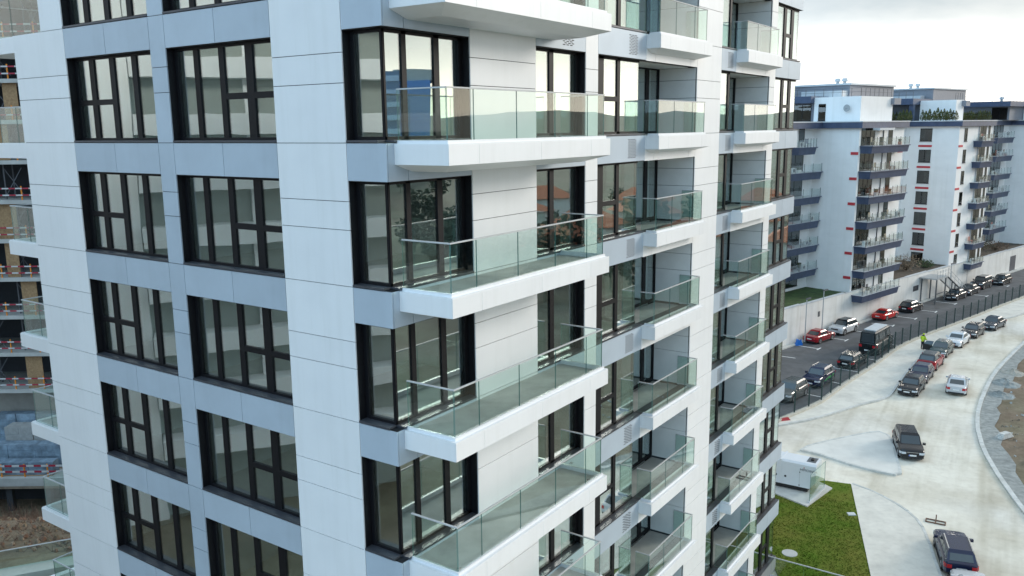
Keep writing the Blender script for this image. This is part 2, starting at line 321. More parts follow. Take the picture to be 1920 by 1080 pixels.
for p, q in (((30.6, 89.0), (32.5, 87.4)), ((34.9, 92.6), (36.8, 90.9)), ((38.7, 95.9), (40.6, 94.2)), ((43.0, 98.9), (44.9, 97.5)), ((47.4, 102.5), (49.2, 101.0)), ((51.8, 106.0), (53.5, 104.7)), ((56.5, 111.2), (58.4, 109.4)), ((63.4, 116.0), (65.2, 114.2)), ((70.5, 123.0), (72.2, 121.3)),
             ((33.4, 78.5), (31.4, 80.2)), ((37.2, 82.3), (35.6, 83.6)), ((30.2, 74.9), (28.4, 76.6)), ((27.0, 71.1), (25.3, 72.7)), ((41.4, 88.4), (39.6, 90.0)), ((28.9, 83.8), (27.3, 84.9))):
    mark(p, q)
tag(mk.build('parking_marking'), kind='structure')

# grass blades on the lawn (uncountable)
def inpoly(x, y, P):
    c = False
    for (x0, y0), (x1, y1) in zip(P, P[1:] + P[:1]):
        if (y0 > y) != (y1 > y) and x < (x1 - x0) * (y - y0) / (y1 - y0) + x0: c = not c
    return c
BLADE = mat('grass_blade', (0.09, 0.155, 0.014), 0.9, 0, vscale=0.4, col2=(0.17, 0.17, 0.033), spec=.1, detail=8)
gr = MB()
PADP = [(15.2, 53.4), (18.2, 49.25), (20.75, 51.9), (18.6, 56.4)]
for _ in range(26000):
    x, y = random.uniform(12, 22.3), random.uniform(36, 53.3)
    if not inpoly(x, y, LWN) or inpoly(x, y, PADP) or math.hypot(x - 15.25, y - 43.5) < .55 or (20.2 < x < 20.85 and 47.9 < y < 48.45): continue
    if x > 19.6 and y > 51.2 - (x - 19.6) and random.random() < 0.75: continue
    a = random.uniform(0, 6.28); h = random.uniform(.02, .06); wd = random.uniform(.03, .07); lx, ly = random.uniform(-.05, .05), random.uniform(-.05, .05)
    gr.poly([(x - wd * math.cos(a), y - wd * math.sin(a), .085), (x + wd * math.cos(a), y + wd * math.sin(a), .085), (x + lx, y + ly, .09 + h)], BLADE)
tag(gr.build('lawn_grass'), 'short green grass on the lawn beside the tower', 'grass', kind='stuff')

# ------------------------------------------------------------------ the white tower
H = 3.2
TX, TY, TZ0, TTH = -0.8172679 * H, 5.6657453 * H, CAM_H - 0.0911357 * H, R(34.81195)
tower = empty('apartment_tower', (TX, TY, 0), math.pi / 2 - TTH, label='white and grey clad apartment tower with black windows and glass balconies filling the view', cat='apartment tower')
def Zk(k): return TZ0 + k * H
AL, BL = 15.152, 29.024         # lengths along the two facades (local y and local x)
BBZ = H - 0.825                 # underside of the spandrel band, storey-local
RV = 0.20                       # window recess
K0, K1 = -7, 2
def facebox(mb, face, u0, u1, d0, d1, z0, z1, m, **k):
    if face == 'L': mb.box(d0, d1, u0, u1, z0, z1, m, **k)
    else: mb.box(u0, u1, d0, d1, z0, z1, m, **k)
    return mb
G = 0.008
def panel_mesh(face, u0, u1, z0, z1, m):
    return facebox(MB(), face, u0 + G, u1 - G, -0.03, 0.0, z0 + G, z1 - G, m).mesh('panel')
SPLIT = [(0, 1.28), (1.28, 1.92), (1.92, H)]
BAND = [(BBZ, H)]
PANELS = []     # (name, mesh, storey filter)
def addp(name, face, u0, u1, zs, m, cond=None):
    for z0, z1 in zs: PANELS.append((name, panel_mesh(face, u0, u1, z0, z1, m), cond))
addp('cladding_panel', 'L', 1.155, 3.427, SPLIT, WHITE)
addp('cladding_panel', 'L', 12.275, AL + .03, SPLIT, WHITE, 'low'); addp('cladding_panel', 'L', 12.275, 13.5, SPLIT, WHITE, 'high')
addp('spandrel_panel', 'L', 7.456, 8.13, SPLIT, GREY)
for u0, u1 in ((8.13, 10.2), (10.2, 12.275), (3.427, 5.44), (5.44, 7.456), (-.03, 1.155)): addp('spandrel_panel', 'L', u0, u1, BAND, GREY)
for u0, u1 in ((-.03 + .031, .632), (.632, 2.918), (5.757, 8.358), (9.09, 12.26), (18.81, 20.365), (25.306, 27.2), (27.2, BL + .03)): addp('spandrel_panel', 'R', u0, u1, BAND, GREY)
addp('cladding_panel', 'R', 2.918, 5.757, SPLIT, WHITE); addp('cladding_panel', 'R', 8.358, 9.09, SPLIT, WHITE)
addp('cladding_panel', 'R', 16.45, 18.81, SPLIT, WHITE); addp('cladding_panel', 'R', 24.52, 25.306, SPLIT, WHITE)
for u0, u1 in ((12.26, 12.95), (12.95, 15.85), (15.85, 16.45), (20.365, 21.15), (21.15, 23.95), (23.95, 24.52)): addp('lintel_panel', 'R', u0, u1, [(BBZ - .02, H)], WHITE)
# panels of the loggia side walls (facing -x) and of the far and left ends
for X, dp in ((16.45, 1.45), (24.52, 1.5)):
    for z0, z1 in ((0, 1.28), (1.28, 1.92), (1.92, BBZ - .02)):
        PANELS.append(('loggia_panel', bx(X - .03, X, 0.0 + .03, dp - .01, z0 + G, z1 - G, CONC_W).mesh('panel'), None))
for y0, y1 in ((.03, 5), (5, 10), (10, AL)):
    PANELS.append(('end_panel', bx(BL, BL + .03, y0 + G + (3.4 if y0 < 1 else 0), y1 - G, G, H - G, WHITE).mesh('panel'), None))
    PANELS.append(('end_panel', bx(y0 + G, y1 - G, AL, AL + .03, G, H - G, WHITE).mesh('panel'), 'low'))
PANELS.append(('end_panel', bx(BL, BL + .03, G, 3.4, BBZ + G, H - G, GREY).mesh('panel'), None))

# structure behind the cladding
st = MB(); zb, zt = 0.0, Zk(K1 + 1)
for (u0, u1) in ((1.155, 3.427), (7.456, 8.13), (12.275, 13.49)): st.box(0, .36, u0, u1, zb, zt, BACK)
st.box(0, .36, 13.49, AL, zb, Zk(1) - .12, BACK)
for (u0, u1) in ((2.918, 5.757), (8.358, 9.09), (16.45, 18.81), (24.52, 25.306)): st.box(u0, u1, 0, .36, zb, zt, BACK)
st.box(16.45, 16.7, .36, 1.8, zb, zt, BACK); st.box(24.52, 24.8, .36, 1.8, zb, zt, BACK)
st.box(BL - .3, BL, 3.4, AL, zb, zt, BACK); st.box(.36, BL - .3, AL - .3, AL, zb, Zk(1) - .12, BACK); st.box(.36, BL - .3, AL - 1.9, AL - 1.62, Zk(1), zt, BACK)
st.build('structural_wall', tower)
bd = MB()
for (u0, u1, f) in ((0, 13.4, 'L'), (0, BL, 'R')): facebox(bd, f, u0, u1, 0.001, .3, BBZ - .0, H - .002, BACK)
bd.box(BL - .3, BL - .001, 0.3, 3.4, BBZ, H - .002, BACK)
BANDM = bd.mesh('band')
# floors, ceilings, partitions
fl = MB()
for x0, x1, y0 in ((.3, 12.2, .3), (12.2, 16.72, 1.75), (16.72, 20.3, .3), (20.3, 24.8, 1.8), (24.8, BL - .3, .3)):
    fl.box(x0, x1, y0, AL - .35, -.78, -.004, PLASTER, top=FLOOR_IN)
SLABM = fl.mesh('floor_slab')
pt = MB()
for b in ((.36, 3.6, 7.72, 7.86), (.36, 3.6, 12.5, 12.64), (3.6, 3.74, 3.5, 14.7), (.36, 3.6, 3.5, 3.62), (4.6, 4.72, .36, 3.5), (3.75, 28, 3.8, 3.92), (8.7, 8.8, .36, 3.8), (16.72, 16.84, 1.5, 3.8), (18.4, 18.5, .36, 3.8), (24.82, 24.92, .36, 3.8), (12.4, 12.5, 2.3, 3.8)):
    pt.box(*b, 0, BBZ + .03, PLASTER)
PARTM = pt.mesh('partition')
# windows -------------------------------------------------------------
def window_kit(face, u0, u1, bays, z0=0.0, z1=BBZ, rev0=True, rev1=True, r=RV, jamb=None):
    """bays: (u0, u1, transom) glass bays; whatever lies between them is black mullion."""
    f = MB(); panes = []; d0, d1 = r, r + .09
    lo = min(b[0] for b in bays); hi = max(b[1] for b in bays)
    facebox(f, face, u0 + .013, u1 - .013, d0, d1, z0 + .06, z0 + .13, FRAME); facebox(f, face, u0 + .013, u1 - .013, d0, d1, z1 - .075, z1 - .013, FRAME)
    edges = [u0 + .013] + [e for b in bays for e in b[:2]] + [u1 - .013]
    for a, b in zip(edges[0::2], edges[1::2]):
        if b - a > .01: facebox(f, face, a, b, d0, d1, z0 + .06, z1 - .013, FRAME)
    for a, b, tr in bays:
        zs = [(z0 + .13, z1 - .075)]
        if tr:
            zc = 1.125; facebox(f, face, a, b, d0 + .002, d1 - .002, zc - .075, zc + .075, FRAME); zs = [(z0 + .13, zc - .075), (zc + .075, z1 - .075)]
        for p, q in zs: panes.append(facebox(MB(), face, a - .01, b + .01, r + .035, r + .05, p - .01, q + .01, GLASS, edge=GEDGE).mesh('pane'))
    facebox(f, face, u0, u1, .002, r + .09, z1 - .012, z1, FRAME)
    if rev0: facebox(f, face, u0, u0 + .012, .002, r + .09, z0, z1, FRAME)
    if rev1: facebox(f, face, u1 - .012, u1, .002, r + .09, z0, z1, FRAME)
    s = facebox(MB(), face, u0 + .012 * rev0, u1 - .012 * rev1, -.045, r + .09, z0 + .012, z0 + .06, SILL).mesh('sill')
    return f.mesh('window'), panes, s
KITS = [
    window_kit('L', 8.13, 12.275, [(8.22, 9.173, 0), (9.394, 10.238, 0), (10.472, 11.256, 1), (11.50, 12.15, 1)]),
    window_kit('L', 3.427, 7.456, [(3.52, 4.384, 1), (4.656, 5.458, 1), (5.657, 6.465, 0), (6.659, 7.33, 0)]),
    window_kit('L', RV + .002, 1.155, [(RV + .06, 1.03, 0)], rev0=False),
    window_kit('R', RV + .002, 2.918, [(RV + .06, .796, 0), (.947, 1.876, 0), (2.066, 2.78, 0)], rev0=False),
    window_kit('R', 5.757, 8.358, [(5.83, 6.768, 0), (6.987, 8.22, 0)]),
    window_kit('R', 9.09, 12.24, [(9.85, 10.721, 1), (10.915, 12.225, 0)], rev1=False),
    window_kit('R', 18.81, 20.345, [(18.95, 20.16, 0)], rev1=False),
    window_kit('R', 25.306, BL - .12, [(25.4, 26.731, 0), (27.067, 27.773, 1), (28.145, BL - .14, 0)], r=.12, rev1=False),
]
def flat_kit(face, u0, u1, bays, d, z1=BBZ):
    f = MB(); panes = []
    facebox(f, face, u0, u1, d, d + .08, 0, .1, FRAME); facebox(f, face, u0, u1, d, d + .08, z1 - .07, z1, FRAME)
    edges = [u0] + [e for b in bays for e in b[:2]] + [u1]
    for a, b in zip(edges[0::2], edges[1::2]):
        if b - a > .005: facebox(f, face, a, b, d + .001, d + .079, .1, z1 - .07, FRAME)
    for a, b, _ in bays: panes.append(facebox(MB(), face, a - .01, b + .01, d + .03, d + .045, .09, z1 - .06, GLASS, edge=GEDGE).mesh('pane'))
    return f.mesh('window'), panes, None
KITS.append(flat_kit('R', 12.3, 16.43, [(12.4, 13.55, 0), (13.75, 15.35, 0), (15.6, 16.33, 0)], 1.46))
KITS.append(flat_kit('R', 20.4, 24.5, [(20.5, 21.9, 0), (22.1, 23.4, 0), (23.6, 24.4, 0)], 1.51))
KITS.append(flat_kit('L', .16, 3.4, [(.18, 1.7, 0), (1.9, 3.32, 0)], BL - .16))
KITS.append(flat_kit('L', .3, 1.72, [(.34, 1.66, 0)], 12.24)); KITS.append(flat_kit('L', .3, 1.76, [(.34, 1.7, 0)], 20.345))
# vents ---------------------------------------------------------------
def vent_mesh(u):
    f = MB()
    for r_ in range(13):
        for c_ in range(3):
            uu = u + c_ * .19 + (.09 if r_ % 2 else 0); z = BBZ + .12 + r_ * .047
            f.box(uu, uu + .13, -.033, -.0295, z, z + .024, VENT)
    return f.mesh('vent')
VENTS = [vent_mesh(7.1), vent_mesh(11.05), vent_mesh(19.45)]
# balconies -----------------------------------------------------------
def balcony_kit(x0, x1, out, gx0, gx1, gout, gj, fj, drop, inset, left_to=0.0, right_to=0.0, deep=0.0, ftop=-.05, fbot=-.46):
    """slab with tapered soffit; y is negative outwards. gj glass joints, fj fascia joints."""
    s = MB(); t = .02
    s.box(x0 + t, x1 - t, -out + t, -.032 if deep == 0 else deep, fbot, -.07, CONC_W, top=BALC_FLOOR)
    s.hull([(x0 + inset, -out + inset, fbot - drop), (x1 - inset, -out + inset, fbot - drop), (x1 - inset, -.034, fbot - drop), (x0 + inset, -.034, fbot - drop)],
           [(x0 + .004, -out + .004, fbot - .002), (x1 - .004, -out + .004, fbot - .002), (x1 - .004, -.034, fbot - .002), (x0 + .004, -.034, fbot - .002)], WHITE)
    u = .03
    s.box(x0 + .002, x1 - .002, -out + .002, -gout + .02, -.07, u - .05, WHITE)                 # front upstand
    s.box(x0 + .002, gx0 + .02, -gout + .02, -.034, -.07, u - .0502, WHITE); s.box(gx1 - .02, x1 - .002, -gout + .02, -.034, -.07, u - .0502, WHITE)
    s.box(gx0 - .05, gx1 + .05, -gout - .05, -gout + .02, u - .05, u + .02, WHITE)
    s.box(gx0 - .05, gx0 + .02, -gout + .02, -.034, u - .05, u + .0198, WHITE); s.box(gx1 - .02, gx1 + .05, -gout + .02, right_to - .034, u - .05, u + .0198, WHITE)
    parts = []
    for a, b in zip([x0] + fj, fj + [x1]): parts.append(('fascia_panel', bx(a + .004, b - .004, -out - .001, -out + t - .002, fbot, ftop, WHITE).mesh('fascia_panel')))
    for X in (x0, x1 - t + .002): parts.append(('fascia_panel', bx(X, X + t - .002, -out + t, -.034, fbot, ftop - .001, WHITE).mesh('fascia_panel')))
    gz0, gz1 = u + .02, 1.10
    for a, b in zip([gx0] + gj, gj + [gx1]): parts.append(('glass_panel', bx(a + .006, b - .006, -gout - .009, -gout + .009, gz0, gz1, BGLASS, edge=GEDGE).mesh('glass_panel')))
    parts.append(('glass_panel', bx(gx0 - .009, gx0 + .009, -gout + .02, left_to - .04, gz0, gz1, BGLASS, edge=GEDGE).mesh('glass_panel')))
    parts.append(('glass_panel', bx(gx1 - .009, gx1 + .009, -gout + .02, right_to - .04, gz0, gz1, BGLASS, edge=GEDGE).mesh('glass_panel')))
    h = MB(); h.box(gx0 - .02, gx1 + .02, -gout - .02, -gout + .02, gz1, gz1 + .03, RAIL)
    h.box(gx0 - .02, gx0 + .02, -gout + .02, left_to - .04, gz1, gz1 + .03, RAIL); h.box(gx1 - .02, gx1 + .02, -gout + .02, right_to - .04, gz1, gz1 + .03, RAIL)
    parts.append(('handrail', h.mesh('handrail')))
    return s.mesh('balcony'), parts
BALCS = [
    balcony_kit(.2, 7.1, 1.52, .34, 6.98, 1.38, [1.241, 2.857, 4.51, 6.097], [1.24, 3.68, 6.08], .17, .55),
    balcony_kit(12.28, 16.6, .52, 12.5, 16.4, .37, [13.761, 15.309], [13.02, 15.87], .13, .42, left_to=.2, right_to=.45),
    balcony_kit(20.385, 24.7, .52, 20.52, 24.46, .37, [21.8, 23.35], [21.17, 24.03], .13, .42, left_to=.2, right_to=.45),
]
# loggia floors
LOGS = [('loggia_floor', bx(x0, x1, -.03, d, -.3, -.068, CONC_W, top=BALC_FLOOR).mesh('loggia_floor')) for x0, x1, d in ((12.28, 16.418, 1.45), (20.38, 24.488, 1.5))]
LOGS += [('loggia_ceiling', bx(x0, x1, .31, d, BBZ - .02, BBZ + .06, CONC_W).mesh('loggia_ceiling')) for x0, x1, d in ((12.28, 16.418, 1.45), (20.38, 24.488, 1.5))]
DRAINM = MB().tube((.62, -1.2, -.072), (.62, -1.2, -.062), .07, SILL, 10).mesh('floor_drain')
# balconies on the left end (local y beyond AL)
def end_balcony(y0, y1, x0, x1, gy, gx):
    s = MB(); s.box(x0 + .02, x1, y0, y1 - .02, -.5, -.07, CONC_W, top=BALC_FLOOR); s.box(x0, x1, y1 - .02, y1, -.5, -.05, WHITE); s.box(x0, x0 + .02, y0, y1 - .02, -.5, -.05, WHITE)
    s.box(x0 + .021, x1, gy - .05, y1 - .021, -.07, -.02, WHITE); s.box(x0 + .021, gx + .05, y0, gy - .05, -.07, -.0202, WHITE)
    pr = []
    ym = (y0 + gy) / 2
    for a, b in ((y0, ym), (ym, gy)): pr.append(('glass_panel', bx(gx - .009, gx + .009, a + .006, b - .006, -.02, 1.1, BGLASS, edge=GEDGE).mesh('glass_panel')))
    for a, b in ((gx, (gx + x1) / 2), ((gx + x1) / 2, x1)): pr.append(('glass_panel', bx(a + .012, b - .006, gy - .009, gy + .009, -.02, 1.1, BGLASS, edge=GEDGE).mesh('glass_panel')))
    h = MB(); h.box(gx - .02, gx + .02, y0, gy + .02, 1.1, 1.13, RAIL); h.box(gx + .02, x1, gy - .02, gy + .02, 1.1, 1.13, RAIL)
    pr.append(('handrail', h.mesh('handrail'))); return s.mesh('balcony'), pr
ENDB = end_balcony(AL + .035, AL + 2.38, .22, 4.6, AL + 2.26, .35)
ENDB_HIGH = end_balcony(13.5, AL + 2.38, -.02, 6.0, AL + 2.26, .12)
for k in range(K0, K1 + 1):
    L0 = (0, 0, Zk(k)); high = k >= 1
    for nm, me, cond in PANELS:
        if cond == 'low' and high or cond == 'high' and not high: continue
        put(nm, me, tower, L0)
    put('slab_edge', BANDM, tower, L0); put('floor_slab', SLABM, tower, L0); put('partition_wall', PARTM, tower, L0);
    for nm, me in LOGS: put(nm, me, tower, L0)
    put('floor_drain', DRAINM, tower, L0); put('floor_drain', DRAINM, tower, (6.0, -.0, L0[2]))
    for fm, panes, sm in KITS:
        wo_ = put('window', fm, tower, L0)
        for p in panes: put('pane', p, wo_)
        if sm: put('sill', sm, wo_)
    for v in VENTS: put('vent', v, tower, L0)
    for sm, pr in BALCS + [ENDB_HIGH if high else ENDB]:
        b = put('balcony', sm, tower, L0)
        for nm, me in pr: put(nm, me, b)
rf = MB(); rf.box(0, BL, 0, AL, Zk(K1 + 1) - .01, Zk(K1 + 1) + .5, GREY); rf.build('parapet', tower)
pl = MB(); pl.box(-.02, BL + .02, -.02, AL + .02, -.3, Zk(K0) - .06, mat('plinth_stone', (.3, .3, .31), .8)); pl.build('plinth', tower)
#@@PART2
# ------------------------------------------------------------------ the apartment block behind the retaining wall
STUC = mat('white_stucco', (0.85, 0.84, 0.82), 0.85, 0, 0.035, 0.35, bump=0.1, bscale=6, detail=8)
NAVY = mat('navy_fascia', (0.05, 0.07, 0.125), 0.45, 0, 0.15, 1.5)
COPING = mat('pale_coping', (0.55, 0.57, 0.58), 0.6)
REDM = mat('red_accent', (0.50, 0.04, 0.05), 0.6)
DGREY = mat('dark_grey_metal', (0.07, 0.075, 0.085), 0.5, 0.3)
SLATE = mat('slate_parapet', (0.21, 0.22, 0.25), 0.6)
weather(STUC, 0, [(1.6, 1.6, .5, .75, (.94, .94, .93), .08), (.3, .3, .5, .7, (.96, .96, .96))])
WALLM = mat('retaining_concrete', (0.76, 0.74, 0.70), 0.85, 0, 0.06, 0.4, bump=0.15, bscale=4, detail=9)
weather(WALLM, 0, [(1.2, 1.2, .5, .72, (.88, .87, .85), .15), (.3, .3, .5, .7, (.94, .94, .93))])
FBGL = glass('far_balustrade_glass', (.955, .975, .97), .03)
FGLASS = glass('far_window_glass', (0.35, 0.4, 0.4), 0.10, 0.03)
CURT = mat('curtain', (0.5, 0.48, 0.44), 0.9, 0, 0.25, 2)
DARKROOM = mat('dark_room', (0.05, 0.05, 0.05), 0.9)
blk = empty('apartment_block', (P0.x, P0.y, 0), DROT, label='long white apartment block with navy balconies and roof band above the car park', cat='apartment building')
REC1, REC2, REC3, DEP, RZ = 5.6, 7.2, 4.4, 19.0, 23.0
m = MB()
def wallbox(x0, x1, y0, y1, z0, z1, mt=STUC, nm='wall', parent=blk): return bx(x0, x1, y0, y1, z0, z1, mt).build(nm, parent)
wallbox(14.4, 25.8, 0, DEP, 0, RZ); wallbox(42.85, 54.5, 0, DEP, 0, RZ); wallbox(75, 104, 0, DEP, 0, RZ)
wallbox(-30, 14.4, REC1, DEP - .02, 0, RZ - .01); wallbox(25.8, 42.85, REC2, DEP - .02, 0, RZ - .01); wallbox(54.5, 75, REC3, DEP - .02, 0, RZ - .01)
# roof band
def bandseg(x0, x1, y0, y1):
    bx(x0, x1, y0, y1, RZ - .02, RZ + .66, NAVY).build('roof_band', blk); bx(x0 - .06, x1 + .06, y0 - .06, y1 - .02, RZ + .66, RZ + .78, COPING).build('coping', blk)
bandseg(14.0, 26.2, -.45, DEP); bandseg(42.45, 54.9, -.45, DEP); bandseg(74.6, 104, -.45, DEP)
bandseg(-30, 13.99, REC1 - 1.2, DEP); bandseg(26.21, 42.44, REC2 - .4, DEP); bandseg(54.91, 74.59, REC3 - .4, DEP)
# windows
def bwin(face, u0, u1, d, z0, z1, cols=1, curtain=False):
    """face E: end wall (facing -x) at x = d, u = y; face F: front (facing -y) at y = d, u = x"""
    f = MB(); e = .07
    def fb(mb, a, b, o0, o1, p, q, mt): 
        if face == 'E': mb.box(d + o0, d + o1, a, b, p, q, mt)
        else: mb.box(a, b, d + o0, d + o1, p, q, mt)
    fb(f, u0, u1, -.05, .02, z0, z0 + e, FRAME); fb(f, u0, u1, -.05, .02, z1 - e, z1, FRAME)
    n = cols; wdt = (u1 - u0) / n
    for i in range(n + 1):
        c = u0 + i * wdt; fb(f, max(u0, c - e / 2), min(u1, c + e / 2), -.048, .018, z0 + e, z1 - e, FRAME)
    fb(f, u0 - .05, u1 + .05, -.1, .01, z0 - .06, z0, SILL)
    o = f.build('window', blk)
    for i in range(n):
        p = MB(); fb(p, u0 + i * wdt + .03, u0 + (i + 1) * wdt - .03, -.03, -.02, z0 + .05, z1 - .05, FGLASS); p.build('pane', o)
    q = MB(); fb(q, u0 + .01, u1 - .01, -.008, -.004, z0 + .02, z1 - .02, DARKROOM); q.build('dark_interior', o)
    if curtain:
        q = MB(); c0 = u0 + random.choice((.08, (u1 - u0) * .55)); fb(q, c0, c0 + (u1 - u0) * random.uniform(.25, .42), -.016, -.010, z0 + .1, z1 - .1, CURT); q.build('curtain', o)
    return o
ST = 2.89
for i in range(7):
    zt = 22.72 - 2.92 * i
    bwin('E', 3.57, 5.2, 42.85, zt - 1.75, zt, 2 if i % 2 else 1, True) if i < 6 else bwin('E', 3.57, 5.2, 42.85, 3.75, 5.3, 1)
    bwin('F', 44.6, 45.6, 0, zt - 1.8, zt, 1)
    if i < 6:
        bx(42.79, 42.849, 3.5, 5.35, zt - 2.55, zt - 2.27, REDM).build('red_strip', blk)
        bx(42.85, 44.25, -.06, -.001, zt - 2.55, zt - 2.27, REDM).build('red_strip', blk)
bx(42.8, 49.6, -.08, -.001, 3.35, 3.65, REDM).build('red_strip', blk)
bx(49.66, 49.8, -.14, -.002, 0.1, RZ - .03, mat('drainpipe', (.45, .46, .47), .5, .4)).build('drainpipe', blk)
CLUT = [mat('balcony_item_%d' % i, c, .7) for i, c in enumerate(((.6, .6, .58), (.12, .12, .13), (.35, .3, .22), (.3, .31, .33), (.5, .2, .15)))]
def fbalc(x0, x1, y0, y1, zt, posts=6, clutter=True):
    s = MB(); t = .18
    s.hull([(x0 + t, y0 + t, zt - .85), (x1 - t, y0 + t, zt - .85), (x1 - t, y1, zt - .85), (x0 + t, y1, zt - .85)], [(x0 + .06, y0 + .06, zt - .1), (x1 - .06, y0 + .06, zt - .1), (x1 - .06, y1, zt - .1), (x0 + .06, y1, zt - .1)], NAVY)
    s.box(x0 - .06, x1 + .06, y0 - .06, y1, zt - .1, zt, NAVY, top=COPING)
    o = s.build('balcony', blk)
    bx(x0 + .05, x1 - .05, y0 + .05, y0 + .062, zt + .08, zt + .88, FBGL).build('glass_panel', o)
    bx(x0 + .05, x0 + .062, y0 + .07, y1 - .02, zt + .08, zt + .88, FBGL).build('glass_panel', o)
    bx(x1 - .062, x1 - .05, y0 + .07, y1 - .02, zt + .08, zt + .88, FBGL).build('glass_panel', o)
    for i in range(posts + 1):
        xx = x0 + .05 + (x1 - x0 - .14) * i / posts; bx(xx, xx + .05, y0 + .075, y0 + .115, zt, zt + 1.0, DGREY).build('baluster', o)
    if clutter:
        for _ in range(random.randint(2, 4)):
            xx = random.uniform(x0 + .4, x1 - 1.2); yy = y0 + random.uniform(.25, .55); hh = random.uniform(.4, .95); c = random.choice(CLUT); ww = random.uniform(.25, .7)
            c_ = MB(); kind = random.random()
            if kind < .45:      # air conditioner unit
                c_.box(xx, xx + .8, yy, yy + .32, zt + .02, zt + .6, CLUT[0]); c_.tube((xx + .3, yy - .004, zt + .31), (xx + .3, yy - .012, zt + .31), .22, DGREY, 12); c_.build('air_conditioner', o)
            elif kind < .75:    # chair
                c_.box(xx, xx + .5, yy, yy + .5, zt + .4, zt + .45, c); c_.box(xx, xx + .5, yy + .46, yy + .5, zt + .45, zt + .95, c)
                for lx in (0, .45):
                    for ly in (0, .45): c_.box(xx + lx, xx + lx + .05, yy + ly, yy + ly + .05, zt, zt + .4, c)
                c_.build('chair', o)
            else:
                c_.box(xx, xx + ww, yy, yy + .35, zt, zt + .35, c); c_.hull([(xx + .05, yy + .05, zt + .35), (xx + ww - .05, yy + .05, zt + .35), (xx + ww - .05, yy + .3, zt + .35), (xx + .05, yy + .3, zt + .35)], [(xx, yy, zt + hh), (xx + ww, yy, zt + hh), (xx + ww, yy + .35, zt + hh), (xx, yy + .35, zt + hh)], mat('planter_leaf', (.06, .07, .04), .9, 0, .4, 8)); c_.build('planter', o)
    return o
for i in range(7):
    zt = 20.98 - ST * i
    fbalc(14.62, 24.3, -1.5, -.002, zt, 8)
    bwin('F', 14.8, 18.1, 0, zt + .05, zt + 2.15, 3, True); bwin('F', 21.6, 22.7, 0, zt + .05, zt + 2.1, 1)
    bx(14.34, 14.399, .02, .9, zt - 1.0, zt - .68, REDM).build('red_strip', blk)
    bx(24.4, 25.7, -.06, -.001, zt - 1.0, zt - .68, REDM).build('red_strip', blk)
    bx(20.2, 20.28, -.1, -.004, zt + .05, zt + 2.0, DGREY).build('drainpipe', blk)
    x0 = 8.6 if i == 0 else 6.2
    if i < 6:
        fbalc(x0 - (4 if i else 0), 12.6 if i == 0 else 14.1, REC1 - 1.5, REC1 - .002, zt - .1, 6)
    bwin('F', 11.0 if i == 0 else 8.6, 12.2, REC1, zt + (.0 if i < 6 else .7), zt + (2.0 if i < 6 else 2.4), 1 if i == 0 else 2)
    fbalc(48.0, 52.5, -1.2, -.002, zt - .05 - .008 * i, 4)
    bwin('F', 49.9, 52.4, 0, zt + .0, zt + 2.1, 2, True); bwin('F', 53.2, 53.9, 0, zt + .3, zt + 2.0, 1)
    if i < 6:
        fbalc(66.2, 73.4, REC3 - 1.4, REC3 - .002, zt + .05, 5); 
    bwin('F', 68.0, 72.2, REC3, zt + (.1 if i < 6 else .6), zt + 2.15, 3, True); bwin('F', 62.6, 63.6, REC3, zt + .0, zt + 2.1, 1); bwin('F', 58, 59.4, REC3, zt + .6, zt + 2.0, 1)
# awning under the roof band
bx(16.6, 20.4, -1.3, -.46, RZ - .28, RZ - .03, COPING).build('awning', blk)
# penthouses
ph = lambda x0, x1, y0, y1, z0, z1, mt=STUC, nm='penthouse_wall': bx(x0, x1, y0, y1, z0, z1, mt).build(nm, blk)
zR = RZ + .76
ph(17, 25.2, 1.35, 7.2, zR, 26.65); ph(17.6, 25.2, 7.21, 16, zR, 26.0, SLATE); bwin('E', 5.7, 6.6, 17, zR + .1, zR + 2.1, 1); bwin('E', 7.9, 11.4, 17.6, zR + .1, zR + 2.1, 3, True)
ph(16.2, 25.6, 7.22, 16.5, 26.01, 26.8, NAVY, 'roof_band'); ph(24.6, 26.4, .9, 2.5, 25.75, 26.5, SLATE, 'roof_band')
ph(22, 34, 5.36, 15, 26.0, 28.2, SLATE); ph(21.8, 34.2, 5.1, 15.2, 28.2, 28.42, COPING, 'coping')
ph(20.5, 22.5, 5.6, 11, 26.66, 27.5, COPING, 'roof_box')
ph(47.5, 54, 14, 18, zR, 26.05, SLATE); ph(43.6, 53, 6.85, 14.2, 26.06, 26.9, NAVY, 'roof_band'); ph(46.2, 53, 6.9, 13.9, zR, 26.05, mat('dark_glazed_wall', (.10, .11, .13), .3)); ph(43.9, 44.5, 6.9, 7.5, zR, 26.05, NAVY, 'post')
ph(45.9, 48.6, 1.9, 6.8, zR, 26.6); ph(50, 62, 6.8, 17.5, 26.52, 28.35, SLATE); ph(49.8, 62.2, 6.6, 17.7, 28.35, 28.55, COPING, 'coping'); ph(48.6, 50, 8, 14.5, 26.52, 27.4, COPING, 'roof_box')
ph(47.8, 49.2, 1.3, 2.6, 25.75, 26.5, SLATE, 'roof_band')
ph(68, 80, 2.3, 10.6, 25.9, 26.7, NAVY, 'roof_band'); ph(70, 82, 3, 16, zR, 25.89, SLATE); ph(76, 95, 1.0, 2.9, zR, 26.6); bwin('E', 3.3, 5.6, 70, zR + .1, zR + 2.0, 2)
for x, y, z in ((24.5, 8.3, 28.42), (24.6, 7.4, 28.42), (52, 11.0, 28.55), (52.1, 10.0, 28.55), (72, 5, 26.7)):
    v_ = MB(); v_.tube((x, y, z), (x, y, z + .35), .2, COPING, 10); v_.tube((x, y, z + .35), (x, y, z + .75), .4, COPING, 10, .3); v_.build('roof_vent', blk)
